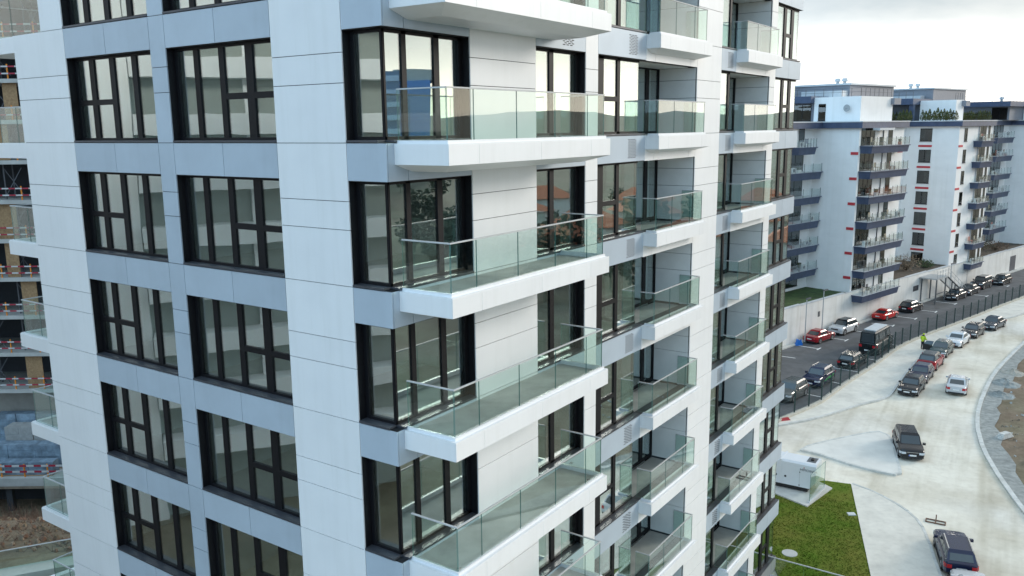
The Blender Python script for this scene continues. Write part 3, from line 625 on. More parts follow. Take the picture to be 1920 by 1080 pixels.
def roof_rail(x0, y0, x1, y1, z, n):
    f = MB(); p, q = Vector((x0, y0, z)), Vector((x1, y1, z))
    for i in range(n + 1): a = p.lerp(q, i / n); f.tube(a, a + Vector((0, 0, .95)), .03, DGREY, 4)
    for h in (.5, .95): f.tube(p + Vector((0, 0, h)), q + Vector((0, 0, h)), .022, DGREY, 4)
    f.build('roof_railing', blk)
roof_rail(17.2, 1.5, 17.2, 15.5, 26.65, 12); roof_rail(17.2, 1.5, 25, 1.5, 26.65, 7); roof_rail(43.8, 7, 43.8, 14, 26.9, 7); roof_rail(46, 2.1, 48.4, 2.1, 26.6, 3); roof_rail(68.3, 2.5, 68.3, 10.4, 26.7, 6); roof_rail(68.3, 2.5, 80, 2.5, 26.7, 8)
dm = MB()   # satellite dish on the penthouse wall
dc = Vector((16.85, 2.9, 25.3))
ring = [(dc.x - .18, dc.y + .42 * math.cos(a), dc.z + .42 * math.sin(a)) for a in [i * math.pi / 8 for i in range(16)]]
inn = [(dc.x - .02, dc.y + .12 * math.cos(a), dc.z + .12 * math.sin(a)) for a in [i * math.pi / 8 for i in range(16)]]
dm.hull(inn, ring, mat('dish_grey', (.35, .36, .36), .5)); dm.tube(dc, dc - Vector((.5, 0, .1)), .02, DGREY, 5); dm.build('satellite_dish', blk)
# garden behind the retaining wall and the wall itself
rw = empty('retaining_wall', (P0.x, P0.y, 0), DROT, label='long white concrete retaining wall along the far side of the car park', cat='wall')
WJ = [-60, -30, -18, -6, 3.2, 13.0, 19.6, 29.6, 36.0, 42.84, 49.7, 58, 66, 74, 82, 90, 104]
def wtop(s): return 4.15 - .0085 * max(0, s)
for a, b in zip(WJ, WJ[1:]):
    zt = wtop((a + b) / 2)
    w_ = MB(); w_.box(a + .015, b - .015, -.12, -.012 if (14 < (a + b) / 2 < 25.8 or 42.8 < (a + b) / 2 < 54 or a > 74) else .2, -.1, min(wtop(a), wtop(b)), WALLM); w_.build('wall_panel', rw)
    bx(a, b, -.16, .24 if not (14 < (a + b) / 2 < 25.8 or 42.8 < (a + b) / 2 < 54 or a > 74) else -.012, min(wtop(a), wtop(b)), min(wtop(a), wtop(b)) + .1, COPING).build('coping', rw)
bx(67.0, 69.4, -.15, -.121, .05, 2.5, mat('garage_door', (.08, .085, .1), .5)).build('door', rw)
bx(31.6, 33.2, -.15, -.121, 1.7, 2.4, DGREY).build('vent_grille', rw); bx(7.0, 7.4, -.15, -.121, 2.2, 2.8, DGREY).build('meter_box', rw)
kb = MB(); kb.box(-60, 104, -.75, -.13, -.05, .14, KERBM)
kbo = kb.build('wall_kerb'); kbo.location = (P0.x, P0.y, 0); kbo.rotation_euler = (0, 0, DROT); tag(kbo, kind='structure')
SOIL = mat('garden_soil', (.07, .055, .04), .95, 0, .3, 2); GRASSG = mat('garden_grass', (.04, .075, .018), .9, 0, .4, 1.2)
for x0, x1, y1, mt in ((-30, 14.38, REC1, GRASSG), (25.82, 42.83, REC2, SOIL), (54.52, 74.98, REC3, SOIL)):
    o = bx(x0, x1, .21, y1 - .01, 0, 3.62 if x0 > 30 else 3.9, mt).build('garden_bed'); o.location = (P0.x, P0.y, 0); o.rotation_euler = (0, 0, DROT); tag(o, kind='structure')

# plants ---------------------------------------------------------------
def leaf_cloud(n, rx, ry, rz, cz, size, m, taper=False, seed=0):
    rnd = random.Random(seed); f = MB()
    for _ in range(n):
        while True:
            p = Vector((rnd.uniform(-1, 1), rnd.uniform(-1, 1), rnd.uniform(-1, 1)))
            if p.length < 1 and p.length > .35: break
        if taper:
            t = (p.z + 1) / 2; k = (1 - t) ** .8 + .08; q = Vector((p.x * rx * k, p.y * ry * k, cz - rz + t * 2 * rz))
        else: q = Vector((p.x * rx, p.y * ry, cz + p.z * rz)) * rnd.uniform(.85, 1.1)
        a = Vector((rnd.uniform(-1, 1), rnd.uniform(-1, 1), rnd.uniform(-1, 1))).normalized(); b = a.orthogonal().normalized(); s = size * rnd.uniform(.6, 1.4)
        f.poly([q - a * s, q + b * s * .6, q + a * s, q - b * s * .6], m)
    return f
CONF = mat('conifer_leaf', (.075, .10, .03), .9, 0, vscale=1.5, col2=(.17, .14, .05))
crown0 = leaf_cloud(230, .46, .46, .68, .72, .09, CONF, True, 3).mesh('crown'); trunk0 = MB().tube((0, 0, 0), (0, 0, .5), .05, DIRT, 5).mesh('trunk')
Mblk = Matrix.Translation(P0) @ Matrix.Rotation(DROT, 4, 'Z')
def conifer(s, y, sc, label, group):
    p = Mblk @ Vector((s, y, zR - .02)); e = empty('conifer', p, random.uniform(0, 6), label=label, cat='conifer', group=group); e.scale = (sc, sc, sc * random.uniform(.95, 1.2))
    put('crown', crown0, e); put('trunk', trunk0, e)
for i in range(15): conifer(43.2, 6.95 + i * .49, 1.0, 'small potted conifer in the hedge row before the dark glazed penthouse', 'conifers along the dark penthouse terrace')
for i in range(5): conifer(43.6, 5.4 - i * .47 - (.15 if i > 2 else 0), 1.02 + .1 * (i == 4), 'small conifer in the short row before the white penthouse wall', 'conifers before the white penthouse')
for i in range(6): conifer(43.7, 2.95 - i * .4, 1.02, 'small conifer in the row at the corner of the white penthouse', 'conifers at the white penthouse corner')
for i in range(16): conifer(54.1, 5.0 - i * .31, .92, 'brown conifer in the clipped row on the farthest roof terrace', 'conifers on the farthest terrace')
def shrub(s, y, z, r, h, m, label, twigs):
    p = Mblk @ Vector((s, y, z)); e = empty('shrub', p, 0, label=label, cat='shrub')
    leaf_cloud(420, r, r, h / 2, h / 2, .11, m, False, int(s)).build('crown', e)
    t = MB()
    for _ in range(twigs):
        a = random.uniform(0, 6.28); rr = random.uniform(.3, 1) * r; t.tube((0, 0, 0), (rr * math.cos(a), rr * math.sin(a), h * random.uniform(.6, 1.05)), .03, mat('twig', (.12, .09, .06), .9), 4, .008)
    t.build('branches', e)
shrub(34.5, 2.2, 3.9, 2.2, 2.3, mat('dry_leaf', (.20, .15, .10), .9, 0, .35, 3), 'bare brown shrub in the garden above the retaining wall beside the stair', 40)
shrub(58.5, 1.8, 3.62, 2.3, 2.6, mat('dark_leaf', (.05, .05, .03), .9, 0, .4, 3), 'dark bushy shrub on the wall garden under the farthest balconies', 40)
shrub(64.5, 1.4, 3.62, 2.0, 1.5, mat('rust_leaf', (.11, .07, .045), .9, 0, .35, 3), 'low rusty shrub on the wall garden next to the dark bushy one', 30)
shrub(38.8, 1.4, 3.9, 1.2, 1.1, mat('green_leaf', (.05, .08, .03), .9, 0, .35, 3), 'small green shrub on the wall garden before the dark doorway', 20)

# steel stair against the retaining wall ------------------------------------
stair = empty('steel_stair', (P0.x, P0.y, 0), DROT, label='grey steel stair with landing climbing the white retaining wall', cat='stair')
STEEL = mat('painted_steel', (.13, .14, .15), .5, .4); STEELP = mat('pale_steel', (.45, .46, .46), .5, .3)
x0s, x1s = 33.4, 36.6
for x, y in ((33.5, -2.3), (36.4, -2.3), (33.5, -.4), (36.4, -.4)): bx(x - .07, x + .07, y - .07, y + .07, 0, 3.3, STEEL).build('post', stair)
bx(33.2, 36.8, -2.45, -.2, 3.3, 3.46, STEELP).build('landing', stair)
bx(33.4, 36.4, -2.36, -2.26, 1.3, 1.42, STEEL).build('cross_brace', stair)
for y in (-2.4, -.9):
    s_ = MB(); s_.tube((36.7, y, 3.35), (41.6, y, .95), .11, STEEL, 6); s_.tube((41.6, y, .95), (43.2, y, .05), .11, STEEL, 6); s_.build('stringer', stair)
for i in range(16): t = (i + .5) / 16; bx(36.7 + 6.4 * t - .14, 36.7 + 6.4 * t + .14, -2.38, -.92, 3.3 - 3.2 * t - .03, 3.3 - 3.2 * t, STEELP).build('tread', stair)
for y in (-2.42,):
    r_ = MB()
    for h in (.55, 1.05): r_.tube((33.3, y, 3.46 + h), (36.7, y, 3.46 + h), .03, STEELP, 5); r_.tube((36.7, y, 3.46 + h), (41.6, y, .95 + h), .03, STEELP, 5); r_.tube((41.6, y, .95 + h), (43.2, y, .1 + h), .03, STEELP, 5)
    for t in (0, .25, .5, .75, 1): r_.tube((33.3 + 3.4 * t, y, 3.46), (33.3 + 3.4 * t, y, 4.51), .025, STEELP, 5); r_.tube((36.7 + 4.9 * t, y, 3.4 - 2.4 * t), (36.7 + 4.9 * t, y, 4.51 - 2.5 * t), .025, STEELP, 5)
    r_.build('railing', stair)
for x in (38.5, 39.6, 41.2): bx(x - .06, x + .06, -2.4, -2.28, 0, 3.3 - 3.2 * (x - 36.7) / 6.4, STEEL).build('post', stair)
# lamp posts by the wall
def lamp(s, n, h, label):
    e = empty('lamp_post', (*SP(s, n), 0), DROT, label=label, cat='lamp post'); MB().tube((0, 0, 0), (0, 0, h), .07, STEELP, 8, .05).build('pole', e)
    bx(-.06, .75, -.1, .1, h - .04, h + .1, STEEL).build('lamp_head', e); MB().tube((0, 0, 0), (0, 0, .2), .14, STEEL, 8).build('base', e)
lamp(3.0, .9, 4.9, 'slim grey lamp post above the blue tarpaulin by the white wall'); lamp(6.9, .75, 5.3, 'slim grey lamp post by the white wall behind the silver white car')
lamp(42.2, .7, 4.2, 'slim grey lamp post by the foot of the steel stair')
tp = MB(); rnd = random.Random(2); base = [(.55 * math.cos(a) * rnd.uniform(.6, 1), .4 * math.sin(a) * rnd.uniform(.6, 1), 0) for a in [i * math.pi / 6 for i in range(12)]]
tp.hull(base, [(x * .6 + rnd.uniform(-.1, .1), y * .6, rnd.uniform(.3, .7)) for x, y, z in base], mat('blue_tarp', (.01, .14, .5), .4))
tag(tp.build('tarpaulin', None, (30.9, 89.0, .01)), 'crumpled bright blue tarpaulin on the asphalt by the wall', 'tarpaulin')
tp = MB(); tp.hull([(0, 0, 0), (1.1, .3, 0), (1.0, .6, 0), (.1, .5, 0)], [(.1, .1, .18), (.9, .32, .25), (.85, .5, .2), (.2, .4, .15)], mat('red_tarp', (.45, .04, .05), .6))
tag(tp.build('plastic_sheet', None, (21.2, 64.7, .12)), 'crumpled red plastic sheet lying on the pavement by the fence end', 'plastic sheet')

# mesh fence ----------------------------------------------------------------
fence = empty('mesh_fence', (21.3, 64.9, 0), label='green wire mesh fence with slim posts between car park and pavement', cat='fence')
FG = mat('fence_green', (.018, .045, .04), .5); FW = mat('fence_wire', (.05, .075, .07), .6)
pts = [Vector((*p, .3)) for p in smooth_line(FEN[1:], .25)]
posts = [pts[0]]; acc = 0
for a, b in zip(pts, pts[1:]):
    acc += (b - a).length
    if acc >= 2.25: posts.append(b); acc = 0
off = Vector((21.3, 64.9, 0))
for p in posts:
    q = p - off; bx(q.x - .045, q.x + .045, q.y - .045, q.y + .045, .27, 2.1, FG).build('post', fence)
for a, b in zip(posts, posts[1:]):
    f = MB(); a_, b_ = a - off, b - off; d = (b_ - a_)
    for h in (.08, .45, .82, 1.2, 1.6): f.tube(a_ + Vector((0, 0, h)), b_ + Vector((0, 0, h)), .011, FW, 3)
    n = 16
    for i in range(1, n): c = a_ + d * i / n; f.tube(c + Vector((0, 0, .05)), c + Vector((0, 0, 1.62)), .007, FW, 3)
    f.build('mesh_panel', fence)
# ------------------------------------------------------------------ cars
TYRE = mat('tyre_rubber', (.012, .012, .013), .8); RIM = mat('wheel_rim', (.42, .43, .45), .35, .8); CGLASS = mat('car_glass', (.035, .046, .052), .05, 0, .05, spec=.9)
PLATE = mat('licence_plate', (.7, .7, .68), .5); PLATEB = mat('plate_blue', (.03, .12, .5), .5); HEADL = mat('headlight_lens', (.55, .58, .6), .12); TAILL = mat('tail_light', (.42, .012, .018), .2)
TRIM = mat('black_trim', (.014, .014, .015), .6); CHROME = mat('chrome_trim', (.6, .6, .6), .2, .9)
def paint(name, c, rough=.22):
    m_ = mat('paint_' + name, c, rough, .05, .02, 1, spec=.35)
    b = m_.node_tree.nodes['Principled BSDF']; b.inputs['Coat Weight'].default_value = .35; b.inputs['Coat Roughness'].default_value = .06
    return m_
TYPES = {  # L, W, H, hood z, belt z, tail z, x of: windscreen base, roof front, roof rear, rear glass base
    'sedan': (4.55, 1.76, 1.43, .80, .92, .95, .185, .05, -.215, -.36),
    'coupe': (4.40, 1.72, 1.34, .72, .86, .90, .15, .02, -.18, -.40),
    'hatch': (4.15, 1.74, 1.46, .82, .93, .96, .205, .07, -.33, -.455),
    'wagon': (4.60, 1.78, 1.46, .80, .93, .96, .19, .06, -.38, -.47),
    'suv': (4.35, 1.82, 1.66, .97, 1.05, 1.08, .195, .075, -.36, -.465),
    'mpv': (4.40, 1.79, 1.62, .86, .98, 1.00, .26, .10, -.39, -.475),
    'jeep': (4.40, 1.84, 1.82, 1.12, 1.18, 1.18, .13, .09, -.47, -.485),
    'van': (5.90, 2.00, 2.65, 1.15, 1.35, 1.35, .36, .27, -.475, -.49)}
def loft(rings, m, closed_ends=True):
    f = MB(); n = len(rings[0])
    for r_ in rings: f.v += [tuple(p) for p in r_]
    a = f.mi(m)
    for i in range(len(rings) - 1):
        for j in range(n):
            k = (j + 1) % n; f.f.append((i * n + j, i * n + k, (i + 1) * n + k, (i + 1) * n + j)); f.m.append(a)
    if closed_ends:
        f.f.append(tuple(reversed(range(n)))); f.m.append(a); o = (len(rings) - 1) * n; f.f.append(tuple(o + i for i in range(n))); f.m.append(a)
    return f
def car(x, y, head, typ, pm, label, name='parked_car', cat='car', rails=False, stripe=None, roof=None, group=None, dark_rear=False, open_door=False, plate_blue=False, roofbox=False):
    L, W, Hh, hz_, bz, tz, xw, xrf, xrr, xrb = TYPES[typ]; w = W / 2
    e = empty(name, (x, y, 0.0), head, label=label, cat=cat, group=group); e.scale = (.95, .95, .95)
    def zt(t):   # body top along the length, t in -0.5..0.5
        if t > xw: k = (t - xw) / (.5 - xw); return bz + (hz_ - bz) * k ** .8 - .10 * max(0, (k - .8) / .2) ** 2
        if t < xrb: k = (xrb - t) / (.5 + xrb + 1e-6); return tz - .06 * k
        return bz + (tz - bz) * (xw - t) / (xw - xrb)
    def ring(t):
        en = max(0, (abs(t) - .40) / .10); wd = w * (1 - .13 * en ** 2); z0 = .20 + .06 * en ** 2; z1 = zt(t); X = t * L
        zm = z0 + (z1 - z0) * .55
        side = [(wd * .80, z0), (wd * .97, z0 + .08), (wd, zm), (wd * .975, z1 - .10), (wd * .90, z1 - .02), (wd * .55, z1 + .02)]
        return [(X, s, z) for s, z in side] + [(X, -s, z) for s, z in reversed(side)]
    ts = [-.5, -.485, -.45, -.40, xrb, -.3, -.18, -.05, .08, xw, .3, .38, .44, .48, .5]; ts = sorted(set(round(t, 4) for t in ts))
    body = loft([ring(t) for t in ts], pm); 
    bo = body.build('body', e, smooth=True)
    try: bo.data.set_sharp_from_angle(angle=R(38))
    except Exception: pass
    # cabin
    wb, wr = w * .90, w * .74
    xs = lambda t: t * L
    zb = lambda t: zt(t) - .02
    base = [(xs(xw), wb * .93, zb(xw)), (xs(xrb), wb * .93, zb(xrb)), (xs(xrb), -wb * .93, zb(xrb)), (xs(xw), -wb * .93, zb(xw))]
    mz = Hh - .09
    mid = [(xs(xrf) + .10, wr * 1.03, mz - .06), (xs(xrr) - .06, wr * 1.03, mz - .06), (xs(xrr) - .06, -wr * 1.03, mz - .06), (xs(xrf) + .10, -wr * 1.03, mz - .06)]
    top = [(xs(xrf) - .12, wr * .88, Hh - .015), (xs(xrr) + .14, wr * .88, Hh - .03), (xs(xrr) + .14, -wr * .88, Hh - .03), (xs(xrf) - .12, -wr * .88, Hh - .015)]
    loft([base, mid, top], roof or pm).build('roof', e)
    B_, M_ = [Vector(p) for p in base], [Vector(p) for p in mid]
    def quad(p0, p1, p2, p3, i0, i1, j0, j1, o, nm, mt=CGLASS):   # p0-p1 bottom edge, p3-p2 top edge; inset fractions
        def pt(u, v): return p0.lerp(p1, u).lerp(p3.lerp(p2, u), v)
        c = [pt(i0, j0), pt(i1, j0), pt(i1, j1), pt(i0, j1)]
        q = MB(); q.hull([p + o * .002 for p in c], [p + o * .016 for p in c], mt); return q.build(nm, e)
    def nrm(a, b, c): return (b - a).cross(c - a).normalized()
    nw = nrm(B_[0], M_[0], B_[3]); nw = nw if nw.x > 0 else -nw
    quad(B_[3], B_[0], M_[0], M_[3], .06, .94, .05, .96, nw, 'windscreen')
    nr = nrm(B_[1], M_[1], B_[2]); nr = nr if nr.x < 0 else -nr
    quad(B_[1], B_[2], M_[2], M_[1], .09, .91, .12, .94, nr, 'rear_window')
    for sgn, (b0, b1, m0, m1) in ((1, (B_[0], B_[1], M_[0], M_[1])), (-1, (B_[3], B_[2], M_[3], M_[2]))):
        ns_ = nrm(b0, m0, b1); ns_ = ns_ if ns_.y * sgn > 0 else -ns_
        cuts = {'sedan': (.10, .48, .52, .86), 'coupe': (.10, .55, .58, .82), 'van': (.05, .22, .25, .5, .53, .74, .77, .97), 'mpv': (.12, .40, .43, .70, .73, .93), 'jeep': (.06, .36, .40, .66, .70, .94)}.get(typ, (.10, .42, .45, .72, .75, .92))
        for a, b in zip(cuts[0::2], cuts[1::2]): quad(b0, b1, m1, m0, a, b, .14 if typ != 'van' else .3, .92 if typ != 'van' else .8, ns_, 'side_window')
        quad(b0, b1, m1, m0, .06, .94, .06, .12, ns_, 'window_trim', CHROME if rails else TRIM)
        # mirror, sill, handles
        mb_ = MB(); mb_.box(xs(xw) - .22, xs(xw) - .04, sgn * (w * .94), sgn * (w * .94 + .2), bz - .02, bz + .13, pm); mb_.build('mirror', e)
        bx(-.30 * L, .30 * L, sgn * (w * .955), sgn * (w * 1.0 + .004), .19, .27, TRIM).build('side_skirt', e)
        hd = MB()
        for hx in ((.08, -.14) if typ not in ('coupe',) else (.02,)): hd.box(hx * L, hx * L + .16, sgn * (w * .975), sgn * (w * .975 + .03), bz - .2, bz - .16, pm)
        hd.build('door_handles', e)
        if stripe: quad(Vector((.22 * L, sgn * w * 1.0, .55)), Vector((-.30 * L, sgn * w * 1.0, .62)), Vector((-.34 * L, sgn * w * .995, .85)), Vector((.10 * L, sgn * w * .995, .72)), 0, 1, 0, 1, Vector((0, sgn, 0)), 'side_stripe', stripe)
        if rails: MB().tube((xs(xrf) - .15, sgn * wr * .93, Hh + .03), (xs(xrr) + .1, sgn * wr * .93, Hh + .015), .03, CHROME, 5).build('roof_rail', e)
        # lights
        def lamp_prism(sx, z0, z1, mt, nm, yi):
            pl_ = [(.509, yi), (.507, .82), (.478, .955), (.44, .992), (.43, .8), (.48, yi)]
            q = MB(); q.hull([(sx * px * L, sgn * py * w, z0) for px, py in pl_], [(sx * (px - .004) * L, sgn * py * w, z1) for px, py in pl_], mt); q.build(nm, e)
        lamp_prism(1, hz_ - .29, hz_ - .14, HEADL, 'headlight', .5)
        lamp_prism(-1, *((tz - .34, tz - .14) if typ not in ('van', 'jeep') else (tz - .42, tz - .16)), TAILL, 'tail_light', .56)
        wr_ = .33 if typ not in ('suv', 'jeep', 'van') else .37
        for wx in (L * .305, -L * .30):
            wh = MB(); wh.tube((wx, sgn * (w - .2), wr_), (wx, sgn * (w + .008), wr_), wr_, TYRE, 18); wo2 = wh.build('wheel', e)
            rm = MB(); rm.tube((wx, sgn * (w + .002), wr_), (wx, sgn * (w + .014), wr_), wr_ * .64, RIM, 12); rm.tube((wx, sgn * (w + .012), wr_), (wx, sgn * (w + .019), wr_), wr_ * .2, TRIM, 8); rm.build('rim', wo2)
            ar = MB(); n = 12; P_ = []
            for i in range(n + 1):
                a = math.pi * i / n; P_.append(a)
            for a, b in zip(P_, P_[1:]):
                r0, r1 = wr_ + .01, wr_ + .07; yy = sgn * (w + .004)
                ar.hull([(wx + r0 * math.cos(a), yy - sgn * .03, wr_ + r0 * math.sin(a)), (wx + r1 * math.cos(a), yy - sgn * .03, wr_ + r1 * math.sin(a)), (wx + r1 * math.cos(b), yy - sgn * .03, wr_ + r1 * math.sin(b)), (wx + r0 * math.cos(b), yy - sgn * .03, wr_ + r0 * math.sin(b))],
                        [(wx + r0 * math.cos(a), yy, wr_ + r0 * math.sin(a)), (wx + r1 * math.cos(a), yy, wr_ + r1 * math.sin(a)), (wx + r1 * math.cos(b), yy, wr_ + r1 * math.sin(b)), (wx + r0 * math.cos(b), yy, wr_ + r0 * math.sin(b))], TRIM)
            ar.build('wheel_arch', e)
    bx(L * .482, L * .507, -w * .46, w * .46, hz_ - .28, hz_ - .16, TRIM).build('grille', e); bx(L * .484, L * .509, -w * .46, w * .46, hz_ - .155, hz_ - .13, CHROME).build('grille_bar', e)
    bx(L * .47, L * .508, -w * .72, w * .72, .24, .40, TRIM).build('front_bumper', e); bx(-L * .508, -L * .47, -w * .75, w * .75, .24, .38, TRIM).build('rear_bumper', e)
    pz = .43; pf = bx(L * .5, L * .512, -.26, .26, pz, pz + .11, PLATE).build('front_plate', e); pr_ = bx(-L * .512, -L * .5, -.26, .26, pz + .12, pz + .23, PLATE).build('rear_plate', e)
    if plate_blue:
        bx(L * .5121, L * .5128, -.26, -.2, pz, pz + .11, PLATEB).build('plate_band', pf)
    if roofbox:
        bx(-L * .40, L * .22, -w * .62, w * .62, Hh, Hh + .12, COPING).build('roof_hatch', e)
    if open_door:   # driver door swung out to the kerb side
        dr = MB(); dr.hull([(.13 * L, -w, .35), (.10 * L, -w - .95, .35), (.10 * L - .06, -w - .95, .35), (.13 * L - .06, -w, .35)], [(.13 * L, -w * .98, .98), (.10 * L, -w - .9, .98), (.10 * L - .06, -w - .9, .98), (.13 * L - .06, -w * .98, .98)], TRIM)
        do = dr.build('open_door', e); dg = MB(); dg.hull([(.125 * L, -w * .97, .99), (.10 * L - .01, -w - .86, .99), (.10 * L - .03, -w - .86, .99), (.125 * L - .02, -w * .97, .99)], [(.09 * L, -w * .85, 1.38), (.08 * L, -w - .6, 1.36), (.08 * L - .02, -w - .6, 1.36), (.09 * L - .02, -w * .85, 1.38)], CGLASS); dg.build('door_glass', do)
    return e
hd = lambda dx, dy: math.atan2(dy, dx)
DB = (DV.x, DV.y); BK = (-DV.x, -DV.y)
BLACK = paint('black', (.006, .008, .012)); CHAR = paint('charcoal', (.022, .026, .032)); NAVYP = paint('navy', (.012, .018, .05)); REDP = paint('bright_red', (.55, .012, .012)); WINE = paint('wine_red', (.27, .008, .016)); CRIM = paint('crimson', (.28, .018, .03))
SILV = paint('silver', (.52, .53, .54)); WHTP = paint('white', (.68, .69, .7)); TEAL = paint('dark_teal', (.045, .075, .075)); GREENY = paint('dark_green_black', (.009, .014, .016)); GREYP = paint('grey', (.10, .105, .10)); BLUEB = paint('steel_blue', (.04, .05, .065))
car(33.85, 90.85, hd(*DB), 'sedan', WINE, 'dark red saloon seen from behind, parked by the white wall')
car(37.9, 94.5, hd(*BK), 'suv', SILV, 'silver white crossover with dark roof facing the dark red saloon', roof=BLACK)
car(45.7, 101.4, hd(*DB), 'coupe', REDP, 'bright red coupe with black rear glass parked by the wall')
car(50.75, 105.5, hd(*DB), 'hatch', BLACK, 'black hatchback with red tail lights parked beyond the bright red coupe')
car(60.1, 112.7, hd(*BK), 'sedan', BLACK, 'black saloon facing the camera at the foot of the steel stair')
car(63.7, 116.0, hd(*BK), 'sedan', CHAR, 'charcoal saloon parked between the stair-foot black saloon and the boxy jeep')
car(67.7, 120.2, hd(*BK), 'jeep', CHAR, 'boxy dark grey off-roader parked against the white wall')
car(72.3, 123.2, hd(*BK), 'wagon', GREENY, 'dark estate car farthest along the white wall, beyond the boxy off-roader')
FV = (.66, .75)
car(24.3, 71.2, hd(-FV[0], -FV[1]), 'suv', GREYP, 'grey crossover behind the fence, half hidden by the tower')
car(28.2, 75.3, hd(-FV[0], -FV[1]), 'suv', NAVYP, 'dark blue crossover with green side stripe and pale roof rails', rails=True, stripe=mat('stripe_green', (.03, .36, .07), .4))
car(33.7, 81.2, hd(*FV), 'wagon', GREENY, 'black estate car with silver roof rails behind the fence', rails=True)
car(38.3, 86.6, hd(*FV), 'van', GREENY, 'tall black camper van with pale roof hatch in the car park', name='parked_van', cat='van', roofbox=True)
car(35.5, 72.5, hd(-.60, -.80), 'hatch', BLACK, 'black car first in the kerbside row, nose to the junction', plate_blue=False)
car(38.1, 76.2, hd(-.60, -.80), 'hatch', NAVYP, 'dark blue hatchback right behind the first kerbside car')
car(41.0, 80.3, hd(.62, .78), 'suv', CRIM, 'red crossover seen from behind in the kerbside row', roof=CHAR)
car(44.3, 84.8, hd(-.64, -.77), 'hatch', TEAL, 'dark teal hatchback with its kerbside door open', open_door=True)
car(47.9, 88.6, hd(-.66, -.75), 'sedan', WHTP, 'white saloon in the kerbside row')
car(51.6, 92.4, hd(-.69, -.72), 'hatch', CHAR, 'charcoal hatchback parked behind the white saloon')
car(55.8, 95.9, hd(-.74, -.67), 'sedan', BLUEB, 'dark steel blue saloon last in the kerbside row')
car(39.7, 72.8, hd(.50, .866), 'sedan', SILV, 'silver saloon driving away in the middle of the road', name='car')
car(28.7, 58.5, hd(-.286, -.958), 'mpv', BLACK, 'black people carrier stopped beside the paved island', name='car', plate_blue=True)
car(24.0, 42.75, hd(.325, .945), 'wagon', NAVYP, 'dark blue estate with chrome window trim parked by the curved footpath', rails=True)
car(22.75, 38.5, hd(.33, .944), 'hatch', SILV, 'silver hatchback cut by the bottom edge behind the dark blue estate')

# ------------------------------------------------------------------ person with hi-vis jacket
HIV = mat('hi_vis_yellow', (.55, .72, .03), .7); TRO = mat('dark_trousers', (.015, .017, .025), .8); SKIN = mat('skin', (.42, .26, .19), .6); HAIR = mat('cap_yellow', (.5, .6, .05), .8)
def skin_obj(name, verts, edges, radii, m, parent, root=0, sub=1):
    me = bpy.data.meshes.new(name); me.from_pydata(verts, edges, []); me.materials.append(m); o = put(name, me, parent)
    md = o.modifiers.new('skin', 'SKIN'); md.use_smooth_shade = True
    for i, r_ in enumerate(radii): me.skin_vertices[0].data[i].radius = (r_, r_) if not isinstance(r_, tuple) else r_
    me.skin_vertices[0].data[root].use_root = True
    s_ = o.modifiers.new('sub', 'SUBSURF'); s_.levels = sub; s_.render_levels = sub
    return o
per = empty('person', (43.0, 86.2, .12), hd(.8, .5), label='person in yellow hi-vis jacket and dark trousers standing by the fence', cat='person')
V = [(0, 0, .95), (.02, 0, 1.2), (.03, 0, 1.42), (.05, 0, 1.53), (.08, 0, 1.66), (.08, 0, 1.75),
     (0, .1, .88), (.06, .12, .5), (-.02, .12, .09), (.14, .13, .04), (0, -.1, .88), (-.05, -.12, .5), (-.12, -.12, .09), (.05, -.13, .04),
     (.03, .19, 1.40), (.04, .26, 1.12), (.22, .22, .95), (.30, .20, .92), (.03, -.19, 1.40), (.06, -.27, 1.13), (.26, -.20, 1.05), (.34, -.17, 1.05)]
E_ = [(0, 1), (1, 2), (2, 3), (3, 4), (4, 5), (0, 6), (6, 7), (7, 8), (8, 9), (0, 10), (10, 11), (11, 12), (12, 13), (2, 14), (14, 15), (15, 16), (16, 17), (2, 18), (18, 19), (19, 20), (20, 21)]
RA = [.14, .14, .15, .06, .105, .07, .10, .075, .05, .045, .10, .075, .05, .045, .075, .055, .04, .035, .075, .055, .04, .035]
bo = skin_obj('body', V, E_, RA, TRO, per, 0, 2)
jv = [V[i] for i in (0, 1, 2, 14, 15, 16, 18, 19, 20)]; jv[0] = (0, 0, .82); jr = [.185, .185, .18, .10, .08, .06, .10, .08, .06]
skin_obj('hi_vis_jacket', jv, [(0, 1), (1, 2), (2, 3), (3, 4), (4, 5), (2, 6), (6, 7), (7, 8)], jr, HIV, per, 0, 2)
skin_obj('head_skin', [(.06, 0, 1.54), (.085, 0, 1.65), (.09, 0, 1.72)], [(0, 1), (1, 2)], [.065, .108, .09], SKIN, per, 0, 2)
skin_obj('hood', [(.05, 0, 1.52), (.065, 0, 1.66), (.07, 0, 1.76)], [(0, 1), (1, 2)], [.09, .118, .085], HAIR, per, 0, 2)
for sgn in (1, -1):   # hands with fingers
    b = Vector((.30, .20, .92)) if sgn > 0 else Vector((.34, -.17, 1.05)); vv = [tuple(b), tuple(b + Vector((.08, 0, -.01)))]; ee = [(0, 1)]; rr = [.03, .03]
    for i in range(4): vv += [tuple(b + Vector((.12, (i - 1.5) * .02, -.02))), tuple(b + Vector((.155 - abs(i - 1.2) * .008, (i - 1.5) * .021, -.045)))]; ee += [(1, len(vv) - 2), (len(vv) - 2, len(vv) - 1)]; rr += [.009, .008]
    vv += [tuple(b + Vector((.05, -sgn * .045, 0))), tuple(b + Vector((.09, -sgn * .055, -.01)))]; ee += [(0, len(vv) - 2), (len(vv) - 2, len(vv) - 1)]; rr += [.011, .009]
    skin_obj('hand', vv, ee, rr, SKIN, per, 0, 1)

